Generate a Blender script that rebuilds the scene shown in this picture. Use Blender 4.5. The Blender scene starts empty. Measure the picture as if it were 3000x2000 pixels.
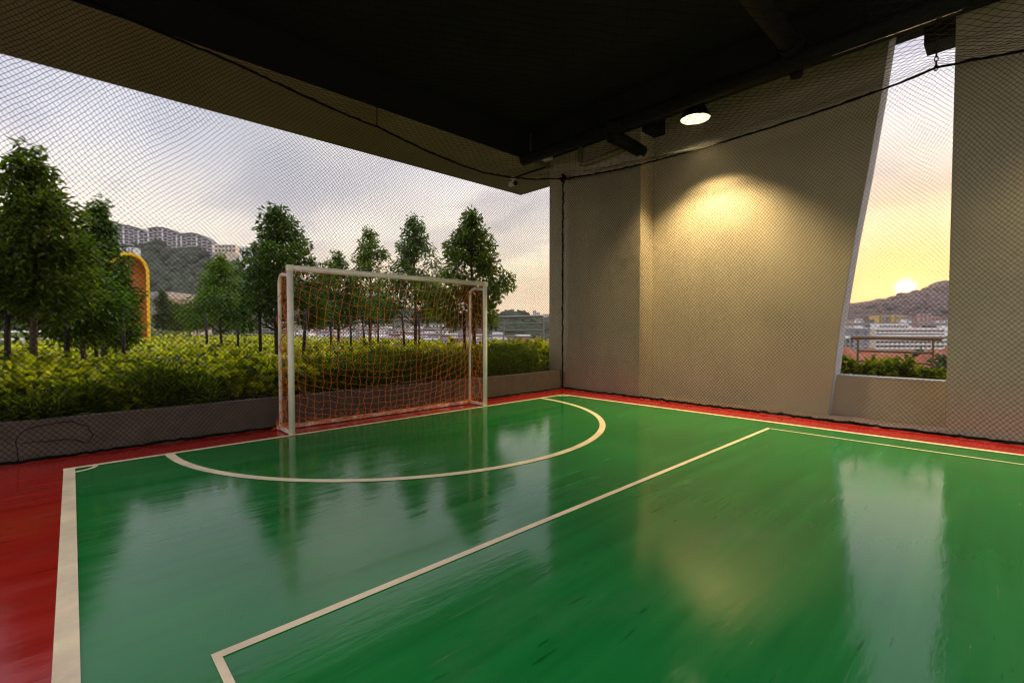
import bpy, bmesh, math, random
import numpy as np
from mathutils import Vector, Matrix
R = math.radians
SC = bpy.context.scene
COL = SC.collection

# ------------------------------------------------------------------ camera
FPX = 1369.0                      # focal length in photo pixels (3000 wide)
HC = 1.33
YAW = math.atan(1453 / math.hypot(FPX, 40)); PITCH = math.atan(40 / FPX)
cam = bpy.data.cameras.new('camera'); cam.sensor_width = 36; cam.lens = FPX / 3000 * 36
cam.clip_start = .05; cam.clip_end = 9000
camo = bpy.data.objects.new('camera', cam); COL.objects.link(camo)
camo.location = (0, 0, HC); camo.rotation_euler = (R(90) - PITCH, 0, YAW - R(90))
SC.camera = camo

# ------------------------------------------------------------------ world, sun, exposure
SUN_AZ, SUN_EL = 6.67, 3.75       # degrees: from +X towards +Y, above the horizon
SUNV = Vector((math.cos(R(SUN_EL)) * math.cos(R(SUN_AZ)), math.cos(R(SUN_EL)) * math.sin(R(SUN_AZ)), math.sin(R(SUN_EL))))
SC.view_settings.view_transform = 'Standard'; SC.view_settings.look = 'None'
SC.view_settings.exposure = 0.2; SC.view_settings.gamma = 1
W = bpy.data.worlds.new('World'); SC.world = W; W.use_nodes = True
def build_world():
    nt = W.node_tree; N = nt.nodes; L = nt.links; N.clear()
    def nd(t, **k):
        n = N.new(t)
        for a, b in k.items(): setattr(n, a, b)
        return n
    def math_(op, a, b=None, c=None, clamp=False):
        n = nd('ShaderNodeMath', operation=op, use_clamp=clamp)
        for i, v in enumerate((a, b, c)):
            if v is None: continue
            if isinstance(v, (int, float)): n.inputs[i].default_value = v
            else: L.new(v, n.inputs[i])
        return n.outputs[0]
    def ramp(fac, stops, interp='EASE'):
        n = nd('ShaderNodeValToRGB'); cr = n.color_ramp; cr.interpolation = interp
        while len(cr.elements) > 1: cr.elements.remove(cr.elements[0])
        for i, (p, c) in enumerate(stops):
            e = cr.elements[0] if i == 0 else cr.elements.new(p)
            e.position = p; e.color = (*c, 1)
        L.new(fac, n.inputs[0]); return n.outputs[0]
    def mix(f, a, b, bt='MIX'):
        n = nd('ShaderNodeMix', data_type='RGBA', blend_type=bt)
        for s, v in ((0, f), (6, a), (7, b)):
            if isinstance(v, (int, float)): n.inputs[s].default_value = v
            elif isinstance(v, tuple): n.inputs[s].default_value = (*v, 1)
            else: L.new(v, n.inputs[s])
        return n.outputs[2]
    tc = nd('ShaderNodeTexCoord'); d = tc.outputs['Generated']
    sep = nd('ShaderNodeSeparateXYZ'); L.new(d, sep.inputs[0]); z = sep.outputs[2]
    zc = math_('MAXIMUM', z, 0.0)
    def dot(v):
        n = nd('ShaderNodeVectorMath', operation='DOT_PRODUCT'); L.new(d, n.inputs[0]); n.inputs[1].default_value = v
        return n.outputs['Value']
    sd = dot(tuple(SUNV))
    # broad overcast colours by height in the sky
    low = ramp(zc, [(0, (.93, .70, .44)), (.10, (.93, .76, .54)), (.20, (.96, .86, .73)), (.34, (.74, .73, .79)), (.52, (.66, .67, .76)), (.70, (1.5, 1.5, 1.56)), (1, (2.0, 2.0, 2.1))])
    sunside = math_('POWER', math_('MAXIMUM', sd, 0.0), 6.0)
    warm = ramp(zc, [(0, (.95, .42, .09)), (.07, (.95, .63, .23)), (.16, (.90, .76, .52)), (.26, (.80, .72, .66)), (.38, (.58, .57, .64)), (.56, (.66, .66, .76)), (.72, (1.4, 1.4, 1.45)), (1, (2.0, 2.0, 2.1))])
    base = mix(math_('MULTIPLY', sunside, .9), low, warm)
    # cloud sheet: noise laid over the flat underside of a cloud deck
    den = math_('ADD', zc, .16)
    px = math_('DIVIDE', sep.outputs[0], den); py = math_('DIVIDE', sep.outputs[1], den)
    cmb = nd('ShaderNodeCombineXYZ'); L.new(px, cmb.inputs[0]); L.new(py, cmb.inputs[1])
    n1 = nd('ShaderNodeTexNoise'); n1.inputs['Scale'].default_value = 1.15; n1.inputs['Detail'].default_value = 5; n1.inputs['Roughness'].default_value = .52
    n1.inputs['Distortion'].default_value = .35
    mp = nd('ShaderNodeMapping'); mp.inputs['Location'].default_value = (3.1, 1.4, 0); mp.inputs['Rotation'].default_value = (0, 0, .5); mp.inputs['Scale'].default_value = (1.0, .55, 1)
    L.new(cmb.outputs[0], mp.inputs[0]); L.new(mp.outputs[0], n1.inputs['Vector'])
    n2 = nd('ShaderNodeTexNoise'); n2.inputs['Scale'].default_value = 3.1; n2.inputs['Detail'].default_value = 4; L.new(mp.outputs[0], n2.inputs['Vector'])
    nn = math_('ADD', math_('MULTIPLY', n1.outputs['Fac'], .78), math_('MULTIPLY', n2.outputs['Fac'], .22))
    cf = ramp(nn, [(.36, (1.22, 1.18, 1.10)), (.47, (1.02, 1.01, 1.0)), (.54, (.74, .745, .80)), (.64, (.56, .575, .66))])
    hi = ramp(zc, [(.02, (.15, .15, .15)), (.24, (1, 1, 1))])
    cl = mix(1.0, base, mix(hi, (1, 1, 1), cf), 'MULTIPLY')
    # one long slate-grey bank of cloud
    def blob(v, k, amt, col, c_in):
        b = math_('MULTIPLY', math_('EXPONENT', math_('MULTIPLY', math_('SUBTRACT', dot(v), 1.0), k)), amt)
        return mix(b, c_in, col)
    for (az, el, k, amt, col) in CLOUD_BANKS:
        v = (math.cos(R(el)) * math.cos(R(az)), math.cos(R(el)) * math.sin(R(az)), math.sin(R(el)))
        cl = blob(v, k, amt, col, cl)
    # glow of the sky round the setting sun
    cl = blob(tuple(SUNV), 95, .7, (.98, .52, .11), cl)
    cl = blob(tuple(SUNV), 700, .9, (1.3, .75, .17), cl)
    cl = blob(tuple(SUNV), 5500, .9, (3.0, 1.5, .30), cl)
    cl = blob(tuple(SUNV), 30000, 1.0, (15, 10.5, 5), cl)
    sky = nd('ShaderNodeTexSky', sky_type='NISHITA'); sky.sun_disc = False
    sky.sun_elevation = R(SUN_EL); sky.sun_rotation = R(90 - SUN_AZ); sky.dust_density = 2
    b1 = nd('ShaderNodeBackground'); L.new(sky.outputs[0], b1.inputs[0]); b1.inputs[1].default_value = .1
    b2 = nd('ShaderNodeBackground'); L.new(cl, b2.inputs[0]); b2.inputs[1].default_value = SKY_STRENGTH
    ms = nd('ShaderNodeMixShader'); ms.inputs[0].default_value = .9
    L.new(b1.outputs[0], ms.inputs[1]); L.new(b2.outputs[0], ms.inputs[2])
    out = nd('ShaderNodeOutputWorld'); L.new(ms.outputs[0], out.inputs[0])
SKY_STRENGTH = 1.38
#               azimuth, elevation, sharpness, amount, colour
CLOUD_BANKS = [(80, 21, 60, .65, (.44, .45, .51)), (70, 18.5, 110, .75, (.36, .37, .42)), (61, 16, 160, .6, (.50, .48, .50)),
               (67, 24, 260, .5, (1.0, .90, .76)), (54, 22.5, 350, .35, (.52, .51, .58)), (92, 27, 40, .35, (.52, .53, .61))]
SC.cycles.use_denoising = True; SC.cycles.caustics_reflective = False; SC.cycles.caustics_refractive = False
SC.cycles.sample_clamp_indirect = 4; SC.cycles.diffuse_bounces = 4; SC.cycles.glossy_bounces = 3; SC.cycles.transmission_bounces = 3; SC.cycles.volume_bounces = 0; SC.cycles.max_bounces = 7
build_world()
SC.render.filter_size = 1.2; SC.cycles.filter_width = 1.2
sl = bpy.data.lights.new('sun', 'SUN'); sl.energy = 3.4; sl.angle = R(.55); sl.color = (1, .66, .34)
so = bpy.data.objects.new('sun', sl); COL.objects.link(so)
so.rotation_euler = (-SUNV).to_track_quat('-Z', 'Y').to_euler(); so.location = (60, 8, 20)

# ------------------------------------------------------------------ helpers
def tag(o, label=None, cat=None, group=None, kind=None):
    if label: o['label'] = label
    if cat: o['category'] = cat
    if group: o['group'] = group
    if kind: o['kind'] = kind
    return o
def thing(name, label, cat, loc=(0, 0, 0), rz=0, group=None):
    o = bpy.data.objects.new(name, None); COL.objects.link(o); o.empty_display_size = .2
    o.location = loc; o.rotation_euler = (0, 0, rz)
    return tag(o, label, cat, group)
class MB:
    """collects faces, then links them as one mesh object"""
    def __init__(s): s.v = []; s.f = []
    def add(s, vs, fs):
        n = len(s.v); s.v += [tuple(p) for p in vs]; s.f += [tuple(i + n for i in f) for f in fs]; return s
    def box(s, a, b):
        (x0, y0, z0), (x1, y1, z1) = a, b
        return s.add([(x0,y0,z0),(x1,y0,z0),(x1,y1,z0),(x0,y1,z0),(x0,y0,z1),(x1,y0,z1),(x1,y1,z1),(x0,y1,z1)],
                     [(0,3,2,1),(4,5,6,7),(0,1,5,4),(1,2,6,5),(2,3,7,6),(3,0,4,7)])
    def prism(s, poly, axis, a, b):
        """poly: list of 2-D points, extruded along axis (0,1,2) from a to b"""
        def P(p, t):
            q = list(p); q.insert(axis, t); return tuple(q)
        n = len(poly)
        vs = [P(p, a) for p in poly] + [P(p, b) for p in poly]
        fs = [tuple(range(n))[::-1], tuple(range(n, 2*n))] + [(i, (i+1) % n, n + (i+1) % n, n + i) for i in range(n)]
        return s.add(vs, fs)
    def tube(s, pts, r, n=10, cap=True):
        pts = [Vector(p) for p in pts]; rs = r if isinstance(r, (list, tuple)) else [r] * len(pts)
        vs = []; fs = []; up = None
        for i, p in enumerate(pts):
            t = (pts[min(i+1, len(pts)-1)] - pts[max(i-1, 0)]).normalized()
            if up is None or abs(up.dot(t)) > .95:
                up = Vector((0, 0, 1)) if abs(t.z) < .9 else Vector((1, 0, 0))
            a = t.cross(up).normalized(); b = a.cross(t).normalized(); up = b
            for k in range(n):
                an = 2 * math.pi * k / n
                vs.append(p + (a * math.cos(an) + b * math.sin(an)) * rs[i])
        for i in range(len(pts) - 1):
            for k in range(n):
                fs.append((i*n+k, i*n+(k+1) % n, (i+1)*n+(k+1) % n, (i+1)*n+k))
        if cap: fs += [tuple(range(n))[::-1], tuple(range((len(pts)-1)*n, len(pts)*n))]
        return s.add(vs, fs)
    def lathe(s, prof, c, n=32, axis=None):
        vs = []; fs = []; m = len(prof)
        for k in range(n):
            an = 2*math.pi*k/n
            for r_, z_ in prof: vs.append((c[0]+r_*math.cos(an), c[1]+r_*math.sin(an), c[2]+z_))
        for k in range(n):
            for i in range(m-1):
                a = k*m+i; b = ((k+1) % n)*m+i; fs.append((a, b, b+1, a+1))
        return s.add(vs, fs)
    def torus(s, c, R_, r_, M=None, n=10, m=6, sx=1.0):
        vs = []; fs = []
        for i in range(n):
            a = 2*math.pi*i/n
            for j in range(m):
                b = 2*math.pi*j/m
                p = Vector(((R_+r_*math.cos(b))*math.cos(a), r_*math.sin(b), sx*(R_+r_*math.cos(b))*math.sin(a)))
                if M: p = M @ p
                vs.append(Vector(c)+p)
        for i in range(n):
            for j in range(m):
                fs.append((i*m+j, i*m+(j+1) % m, ((i+1) % n)*m+(j+1) % m, ((i+1) % n)*m+j))
        return s.add(vs, fs)
    def mesh(s, name, mat, smooth=False):
        me = bpy.data.meshes.new(name); me.from_pydata([tuple(v) for v in s.v], [], s.f)
        if mat: me.materials.append(mat)
        me.validate(); me.update()
        if smooth:
            me.polygons.foreach_set('use_smooth', [True]*len(me.polygons))
        return me
    def build(s, name, mat, parent=None, smooth=False, bevel=0, angle=None):
        me = s.mesh(name, mat, smooth)
        o = bpy.data.objects.new(name, me); COL.objects.link(o)
        if parent: o.parent = parent
        if bevel:
            bv = o.modifiers.new('bevel', 'BEVEL'); bv.width = bevel; bv.segments = 2; bv.limit_method = 'ANGLE'; bv.angle_limit = R(40)
        return o
def np_mesh(name, V, F, mat, parent=None, smooth=False):
    """V (n,3) array, F one (m,k) array or a list of them"""
    V = np.asarray(V, np.float32); FL = [np.asarray(f, np.int32) for f in (F if isinstance(F, list) else [F])]
    me = bpy.data.meshes.new(name); me.vertices.add(len(V)); me.vertices.foreach_set('co', V.ravel())
    loops = np.concatenate([f.ravel() for f in FL]); cnt = np.concatenate([np.full(len(f), f.shape[1], np.int32) for f in FL])
    me.loops.add(len(loops)); me.loops.foreach_set('vertex_index', loops)
    me.polygons.add(len(cnt)); me.polygons.foreach_set('loop_start', np.concatenate([[0], np.cumsum(cnt)[:-1]]).astype(np.int32))
    me.update(calc_edges=True); me.materials.append(mat)
    if smooth: me.polygons.foreach_set('use_smooth', np.ones(len(cnt), bool))
    o = bpy.data.objects.new(name, me); COL.objects.link(o)
    if parent: o.parent = parent
    return o
FW0 = Vector((math.cos(YAW), math.sin(YAW), 0)); RT = Vector((math.sin(YAW), -math.cos(YAW), 0)); UP0 = Vector((0, 0, 1))
FW = FW0 * math.cos(PITCH) - UP0 * math.sin(PITCH); UPC = UP0 * math.cos(PITCH) + FW0 * math.sin(PITCH)
def at(x, y, depth):
    """layout helper: a surveyed bearing (photo pixel) at a chosen distance ahead -> world point"""
    return Vector((0, 0, HC)) + (FW + RT * ((x-1500)/FPX) - UPC * ((y-1000)/FPX)) * depth

def facing(px): return YAW+math.atan((1500-px)/FPX)-R(90)

# ------------------------------------------------------------------ materials
def new_mat(name):
    m = bpy.data.materials.new(name); m.use_nodes = True
    return m, m.node_tree, m.node_tree.nodes['Principled BSDF']
def mat(name, col, rough=.6, var=.12, scale=3.0, bump=0.0, bscale=40.0, metal=0.0, spec=None, stretch=(1, 1, 1), dirt=None):
    """principled with procedural colour variation and bump"""
    m, nt, b = new_mat(name); N = nt.nodes; L = nt.links
    b.inputs['Roughness'].default_value = rough; b.inputs['Metallic'].default_value = metal
    if spec is not None: b.inputs['Specular IOR Level'].default_value = spec
    tc = N.new('ShaderNodeTexCoord'); mp = N.new('ShaderNodeMapping'); mp.inputs['Scale'].default_value = stretch
    L.new(tc.outputs['Object'], mp.inputs[0])
    n = N.new('ShaderNodeTexNoise'); n.inputs['Scale'].default_value = scale; n.inputs['Detail'].default_value = 6; n.inputs['Roughness'].default_value = .6
    L.new(mp.outputs[0], n.inputs['Vector'])
    cr = N.new('ShaderNodeValToRGB'); cr.color_ramp.elements[0].position = .3; cr.color_ramp.elements[1].position = .7
    lo = dirt if dirt else tuple(c*(1-var) for c in col); hi = tuple(min(1, c*(1+var)) for c in col)
    cr.color_ramp.elements[0].color = (*lo, 1); cr.color_ramp.elements[1].color = (*hi, 1)
    L.new(n.outputs['Fac'], cr.inputs[0]); L.new(cr.outputs[0], b.inputs['Base Color'])
    if bump:
        n2 = N.new('ShaderNodeTexNoise'); n2.inputs['Scale'].default_value = bscale; n2.inputs['Detail'].default_value = 4
        L.new(mp.outputs[0], n2.inputs['Vector'])
        bp = N.new('ShaderNodeBump'); bp.inputs['Strength'].default_value = bump; bp.inputs['Distance'].default_value = .01
        L.new(n2.outputs['Fac'], bp.inputs['Height']); L.new(bp.outputs[0], b.inputs['Normal'])
    return m
def leaf_mat(name, cols, trans=.45, tcol=None, rough=.38):
    """two-sided leaf: reflects and lets light through; each leaf its own tint"""
    m, nt, b = new_mat(name); N = nt.nodes; L = nt.links
    g = N.new('ShaderNodeNewGeometry'); cr = N.new('ShaderNodeValToRGB'); e = cr.color_ramp.elements
    while len(e) > 1: e.remove(e[0])
    for i, c in enumerate(cols):
        k = e[0] if i == 0 else e.new(0); k.position = i/(len(cols)-1); k.color = (*c, 1)
    L.new(g.outputs['Random Per Island'], cr.inputs[0])
    L.new(cr.outputs[0], b.inputs['Base Color']); b.inputs['Roughness'].default_value = rough
    b.inputs['Specular IOR Level'].default_value = .35
    t = N.new('ShaderNodeBsdfTranslucent')
    mx = N.new('ShaderNodeMix'); mx.data_type = 'RGBA'; mx.blend_type = 'MULTIPLY'; mx.inputs[0].default_value = 1
    L.new(cr.outputs[0], mx.inputs[6]); mx.inputs[7].default_value = (*(tcol or (1.9, 1.7, .6)), 1)
    L.new(mx.outputs[2], t.inputs[0])
    ms = N.new('ShaderNodeMixShader'); ms.inputs[0].default_value = trans
    L.new(b.outputs[0], ms.inputs[1]); L.new(t.outputs[0], ms.inputs[2])
    L.new(ms.outputs[0], nt.nodes['Material Output'].inputs[0])
    return m
def floor_mat(name, col, var=.18):
    """glossy epoxy court paint: trowel streaks, long scuffs, slightly uneven film"""
    m, nt, b = new_mat(name); N = nt.nodes; L = nt.links
    tc = N.new('ShaderNodeTexCoord')
    def noise(scale, st=(1, 1, 1), rot=0, det=5, rg=.55, loc=(0, 0, 0)):
        mp = N.new('ShaderNodeMapping'); mp.inputs['Scale'].default_value = st; mp.inputs['Rotation'].default_value = (0, 0, rot); mp.inputs['Location'].default_value = loc
        L.new(tc.outputs['Object'], mp.inputs[0])
        n = N.new('ShaderNodeTexNoise'); n.inputs['Scale'].default_value = scale; n.inputs['Detail'].default_value = det; n.inputs['Roughness'].default_value = rg
        L.new(mp.outputs[0], n.inputs['Vector']); return n.outputs['Fac']
    def mth(op, a, bb):
        n = N.new('ShaderNodeMath'); n.operation = op
        for i, v in enumerate((a, bb)):
            if isinstance(v, (int, float)): n.inputs[i].default_value = v
            else: L.new(v, n.inputs[i])
        return n.outputs[0]
    streak = noise(1.3, (.35, 5.5, 1), R(-14)); broad = noise(.55, det=3)
    s = mth('ADD', mth('MULTIPLY', streak, .55), mth('MULTIPLY', broad, .45))
    cr = N.new('ShaderNodeValToRGB'); e = cr.color_ramp.elements
    e[0].position = .36; e[1].position = .64
    e[0].color = (*[c*(1-var) for c in col], 1); e[1].color = (*[c*(1+var) for c in col], 1)
    L.new(s, cr.inputs[0])
    # thin pale scuffs
    sc = noise(2.2, (.9, 14, 1), R(38), 2, .4, (3, 1, 0)); sc2 = noise(2.0, (1.1, 16, 1), R(-27), 2, .4, (8, 4, 0))
    scr = N.new('ShaderNodeValToRGB'); scr.color_ramp.elements[0].position = .69; scr.color_ramp.elements[1].position = .77
    L.new(mth('MAXIMUM', sc, sc2), scr.inputs[0])
    mx = N.new('ShaderNodeMix'); mx.data_type = 'RGBA'; L.new(mth('MULTIPLY', scr.outputs[0], .35), mx.inputs[0])
    L.new(cr.outputs[0], mx.inputs[6]); mx.inputs[7].default_value = (*[.5*c + .06 for c in col], 1)
    # dark rubber marks and a dull dusty film
    dk = noise(1.9, (1.6, 13, 1), R(62), 2, .4, (13, 7, 0)); dk2 = noise(2.4, (1.4, 15, 1), R(-48), 2, .4, (21, 3, 0))
    dr = N.new('ShaderNodeValToRGB'); dr.color_ramp.elements[0].position = .705; dr.color_ramp.elements[1].position = .76; L.new(mth('MAXIMUM', dk, dk2), dr.inputs[0])
    m2 = N.new('ShaderNodeMix'); m2.data_type = 'RGBA'; L.new(mth('MULTIPLY', dr.outputs[0], .55), m2.inputs[0])
    L.new(mx.outputs[2], m2.inputs[6]); m2.inputs[7].default_value = (*[c*.35 for c in col], 1)
    du = N.new('ShaderNodeMix'); du.data_type = 'RGBA'; dn = N.new('ShaderNodeValToRGB'); dn.color_ramp.elements[0].position = .52; dn.color_ramp.elements[1].position = .72
    L.new(noise(1.1, (1, 1.6, 1), R(10), 7, .68, (2, 9, 0)), dn.inputs[0]); L.new(mth('MULTIPLY', dn.outputs[0], .13), du.inputs[0])
    L.new(m2.outputs[2], du.inputs[6]); du.inputs[7].default_value = (.20, .20, .16, 1)
    L.new(du.outputs[2], b.inputs['Base Color'])
    rr = N.new('ShaderNodeMapRange'); rr.inputs[3].default_value = .055; rr.inputs[4].default_value = .19
    L.new(s, rr.inputs[0]); rr.inputs[1].default_value = .35; rr.inputs[2].default_value = .65
    L.new(mth('ADD', rr.outputs[0], mth('MULTIPLY', scr.outputs[0], .15)), b.inputs['Roughness'])
    b.inputs['IOR'].default_value = 1.52
    b.inputs['Specular IOR Level'].default_value = .46
    h = mth('ADD', mth('MULTIPLY', noise(5, (.5, 2.4, 1), R(-14), 3), .9), mth('MULTIPLY', noise(26, (.7, 1.6, 1), R(-14), 4), .22))
    h = mth('ADD', h, mth('MULTIPLY', noise(1.4, det=2), 1.2))
    h = mth('ADD', h, mth('MULTIPLY', noise(75, (1, 1.3, 1), R(20), 3, .6, (5, 2, 0)), .085))
    bp = N.new('ShaderNodeBump'); bp.inputs['Strength'].default_value = .20; bp.inputs['Distance'].default_value = .006
    L.new(h, bp.inputs['Height']); L.new(bp.outputs[0], b.inputs['Normal'])
    return m
M = dict(
    soffit=mat('soffit_paint', (.27, .21, .125), .8, .12, 1.5, .1, 50),
    concrete=mat('planter_concrete', (.115, .090, .068), .85, .22, 7, .4, 70),
    strip=mat('bare_concrete', (.30, .215, .17), .8, .2, 4, .25, 60),
    edge=mat('pale_concrete', (.52, .52, .54), .8, .16, 5, .3, 40),
    black=mat('black_ceiling_paint', (.010, .011, .009), .9, .25, 2, .2, 20, spec=.2),
    pipe=mat('black_pipe_paint', (.006, .0065, .0065), .65, .2, 4, spec=.12),
    green=floor_mat('green_court_paint', (.011, .178, .034)),
    red=floor_mat('red_court_paint', (.36, .013, .009)),
    line=mat('cream_line_paint', (.93, .755, .48), .4, .10, 3.5, .2, 50, dirt=(.70, .55, .37)),
    goal=mat('white_goal_enamel', (.82, .79, .67), .32, .10, 6),
    goalbar=mat('white_bar_scuffed', (.66, .60, .50), .5, .2, 9),
    orange=mat('orange_net_cord', (.74, .165, .014), .7, .2, 9),
    net=mat('black_net_twine', (.007, .007, .006), .9, .2, 9, spec=.05),
    bark=mat('bark', (.075, .052, .036), .9, .4, 14, .6, 60, stretch=(1, 1, .3)),
    stake=mat('dark_stake_wood', (.022, .017, .014), .85, .3, 8),
    soil=mat('dark_soil', (.045, .032, .022), .95, .5, 6, .8, 30),
    rail=mat('bronze_rail_metal', (.24, .18, .14), .45, .15, 8),
    steel=mat('grey_rail_steel', (.30, .28, .27), .45, .15, 8),
    yellow=mat('yellow_paint', (.92, .56, .02), .4, .08, 3),
    orangepanel=mat('orange_panel', (.48, .20, .035), .55, .16, 2.5),
    deck=mat('grey_roof_deck', (.30, .29, .28), .85, .15, 1.2),
    lawn=mat('lawn', (.09, .13, .03), .9, .35, 1.5, .6, 30),
    white=mat('white_render', (.82, .80, .82), .8, .10, .35),
    cream=mat('cream_render', (.62, .52, .42), .8, .12, .3),
    greyr=mat('grey_render', (.27, .27, .31), .8, .12, .2),
    greyl=mat('grey_panel_wall', (.30, .27, .27), .8, .06, .2),
    yellowr=mat('yellow_render', (.62, .44, .12), .8, .1, .2),
    condo=mat('lavender_grey_render', (.44, .43, .47), .8, .12, .2),
    pink=mat('pink_render', (.46, .27, .25), .8, .12, .2),
    glass=mat('dark_window_glass', (.05, .055, .07), .2, .2, .5),
    tile=mat('terracotta_tiles', (.25, .068, .028), .8, .3, 1.3, .5, 8),
    darkroof=mat('dark_roof_sheet', (.08, .085, .10), .6, .2, .3),
    wood=mat('wooded_hillside', (.035, .055, .022), .95, .45, .03),
    land=mat('town_ground', (.09, .10, .06), .95, .4, .02),
    tar=mat('grey_road_deck', (.22, .21, .21), .9, .1, .2),
    white_plastic=mat('white_plastic', (.7, .68, .62), .4, .06, 5),
    redtrim=mat('red_trim', (.5, .05, .04), .5, .1, 3),
)
M['leaf'] = leaf_mat('tree_leaves', [(.014, .034, .005), (.030, .066, .007), (.065, .125, .010), (.16, .24, .018)], .40, (1.5, 1.7, .4))
M['leaf2'] = leaf_mat('lime_tree_leaves', [(.020, .055, .006), (.06, .125, .010), (.15, .24, .016)], .42, (1.4, 1.6, .4))
M['leafb'] = leaf_mat('deep_tree_leaves', [(.010, .028, .006), (.022, .054, .010), (.048, .10, .014), (.11, .18, .02)], .36, (1.4, 1.7, .5))
M['leaffar'] = leaf_mat('distant_tree_leaves', [(.03, .06, .018), (.05, .085, .025), (.075, .11, .03)], .3)
M['broad'] = leaf_mat('broad_hedge_leaves', [(.022, .058, .006), (.045, .105, .008), (.10, .19, .011), (.24, .34, .016), (.60, .60, .03)], .45, (1.35, 1.5, .4))
M['fine'] = leaf_mat('fine_hedge_leaves', [(.025, .060, .006), (.075, .135, .010), (.21, .27, .016)], .42, (1.4, 1.5, .4))
M['gap'] = leaf_mat('parapet_plant_leaves', [(.06, .12, .014), (.11, .19, .02), (.22, .26, .03)], .45)
M['canopy'] = leaf_mat('woodland_canopy', [(.016, .032, .012), (.028, .050, .016), (.055, .075, .022), (.035, .055, .024)], 0.0, rough=.9)
M['ridgehaze'] = leaf_mat('ridge_canopy_haze_mauve', [(.062, .040, .040), (.080, .050, .052), (.090, .062, .050)], 0.0, rough=.9)  # mauve of backlit sunset haze painted into the ridge tree colours
def lens_mat():
    m, nt, b = new_mat('lamp_glow'); N = nt.nodes
    e = N.new('ShaderNodeEmission'); e.inputs[0].default_value = (1, .80, .48, 1); e.inputs[1].default_value = 1.8
    nt.links.new(e.outputs[0], nt.nodes['Material Output'].inputs[0]); return m
M['lens'] = lens_mat()

def wall_mat(name, col):
    """painted render: soft blotches, rain streaks, scuffs and round ball marks"""
    m, nt, b = new_mat(name); N = nt.nodes; L = nt.links
    tc = N.new('ShaderNodeTexCoord')
    def noise(scale, st=(1, 1, 1), det=5, loc=(0, 0, 0)):
        mp = N.new('ShaderNodeMapping'); mp.inputs['Scale'].default_value = st; mp.inputs['Location'].default_value = loc
        L.new(tc.outputs['Object'], mp.inputs[0]); n = N.new('ShaderNodeTexNoise'); n.inputs['Scale'].default_value = scale; n.inputs['Detail'].default_value = det
        L.new(mp.outputs[0], n.inputs['Vector']); return n.outputs['Fac']
    def ramp(f, p0, p1, c0, c1):
        cr = N.new('ShaderNodeValToRGB'); e = cr.color_ramp.elements; e[0].position = p0; e[1].position = p1; e[0].color = (*c0, 1); e[1].color = (*c1, 1)
        L.new(f, cr.inputs[0]); return cr.outputs[0]
    def mult(a, c):
        x = N.new('ShaderNodeMix'); x.data_type = 'RGBA'; x.blend_type = 'MULTIPLY'; x.inputs[0].default_value = 1; L.new(a, x.inputs[6]); L.new(c, x.inputs[7]); return x.outputs[2]
    c = ramp(noise(.9), .3, .7, tuple(v*.88 for v in col), tuple(v*1.08 for v in col))
    c = mult(c, ramp(noise(2.2, (3.2, 3.2, .22), 4), .30, .58, (.965, .96, .95), (1, 1, 1)))
    c = mult(c, ramp(noise(14, det=6), .28, .5, (.90, .89, .88), (1, 1, 1)))
    v = N.new('ShaderNodeTexVoronoi'); v.inputs['Scale'].default_value = 1.5; v.inputs['Randomness'].default_value = 1; L.new(tc.outputs['Object'], v.inputs['Vector'])
    c = mult(c, ramp(v.outputs['Distance'], .045, .085, (.93, .92, .91), (1, 1, 1)))
    L.new(c, b.inputs['Base Color']); b.inputs['Roughness'].default_value = .72
    bp = N.new('ShaderNodeBump'); bp.inputs['Strength'].default_value = .18; bp.inputs['Distance'].default_value = .01
    L.new(noise(55, det=4), bp.inputs['Height']); L.new(bp.outputs[0], b.inputs['Normal']); return m
M['wall'] = wall_mat('wall_paint', (.50, .43, .31))

# ------------------------------------------------------------------ court floor and markings (structure)
def sheet(name, poly, z, m):
    o = MB().add([(x, y, z) for x, y in poly], [tuple(range(len(poly)))]).build(name, m); return tag(o, kind='structure')
tag(MB().box((-9, -9, -.6), (11.3, 6.66, -.002)).build('terrace_slab', M['strip']), kind='structure')
sheet('red_border', [(-4.0, -3.2), (7.80, -3.2), (7.80, 6.63), (-4.0, 6.63)], .003, M['red'])
sheet('green_court', [(-.05, -3.2), (7.16, -3.2), (7.06, 6.0), (-.05, 6.0)], .007, M['green'])
def stripmesh(mb, a, b, w0, w1=None):
    """flat band from a to b, lying to the left side by w (2-D)"""
    a = Vector(a); b = Vector(b); t = (b-a).normalized(); n = Vector((-t.y, t.x)); w1 = w0 if w1 is None else w1
    mb.add([(*a, .011), (*b, .011), (*(b+n*w1), .011), (*(a+n*w0), .011)], [(0, 1, 2, 3)])
def arcmesh(mb, c, r0, r1, a0, a1, n):
    vs = []
    for i in range(n+1):
        a = a0+(a1-a0)*i/n
        vs += [(c[0]+r0*math.cos(a), c[1]+r0*math.sin(a), .011), (c[0]+r1*math.cos(a), c[1]+r1*math.sin(a), .011)]
    mb.add(vs, [(2*i, 2*i+2, 2*i+3, 2*i+1) for i in range(n)])
ml = MB()
stripmesh(ml, (-.083, 6.045), (7.095, 6.042), -.062)                      # goal line
stripmesh(ml, (.000, 5.983), (-.002, -3.2), -.080)                        # left touch line
stripmesh(ml, (7.02, 5.98), (7.175, -3.2), .075)                           # right touch line
arcmesh(ml, (3.56, 6.05), 2.80, 2.88, math.pi+.024, 2*math.pi-.024, 90)    # goal area
stripmesh(ml, (.384, 2.183), (6.665, 2.155), -.045)                       # inner box
stripmesh(ml, (.384, 2.138), (.455, -3.2), .032)
stripmesh(ml, (6.665, 2.109), (6.715, -3.2), -.032)
arcmesh(ml, (-.005, 5.99), .13, .17, -math.pi/2, 0, 12)
arcmesh(ml, (7.03, 5.98), .13, .17, math.pi, 1.5*math.pi, 12)
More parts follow.
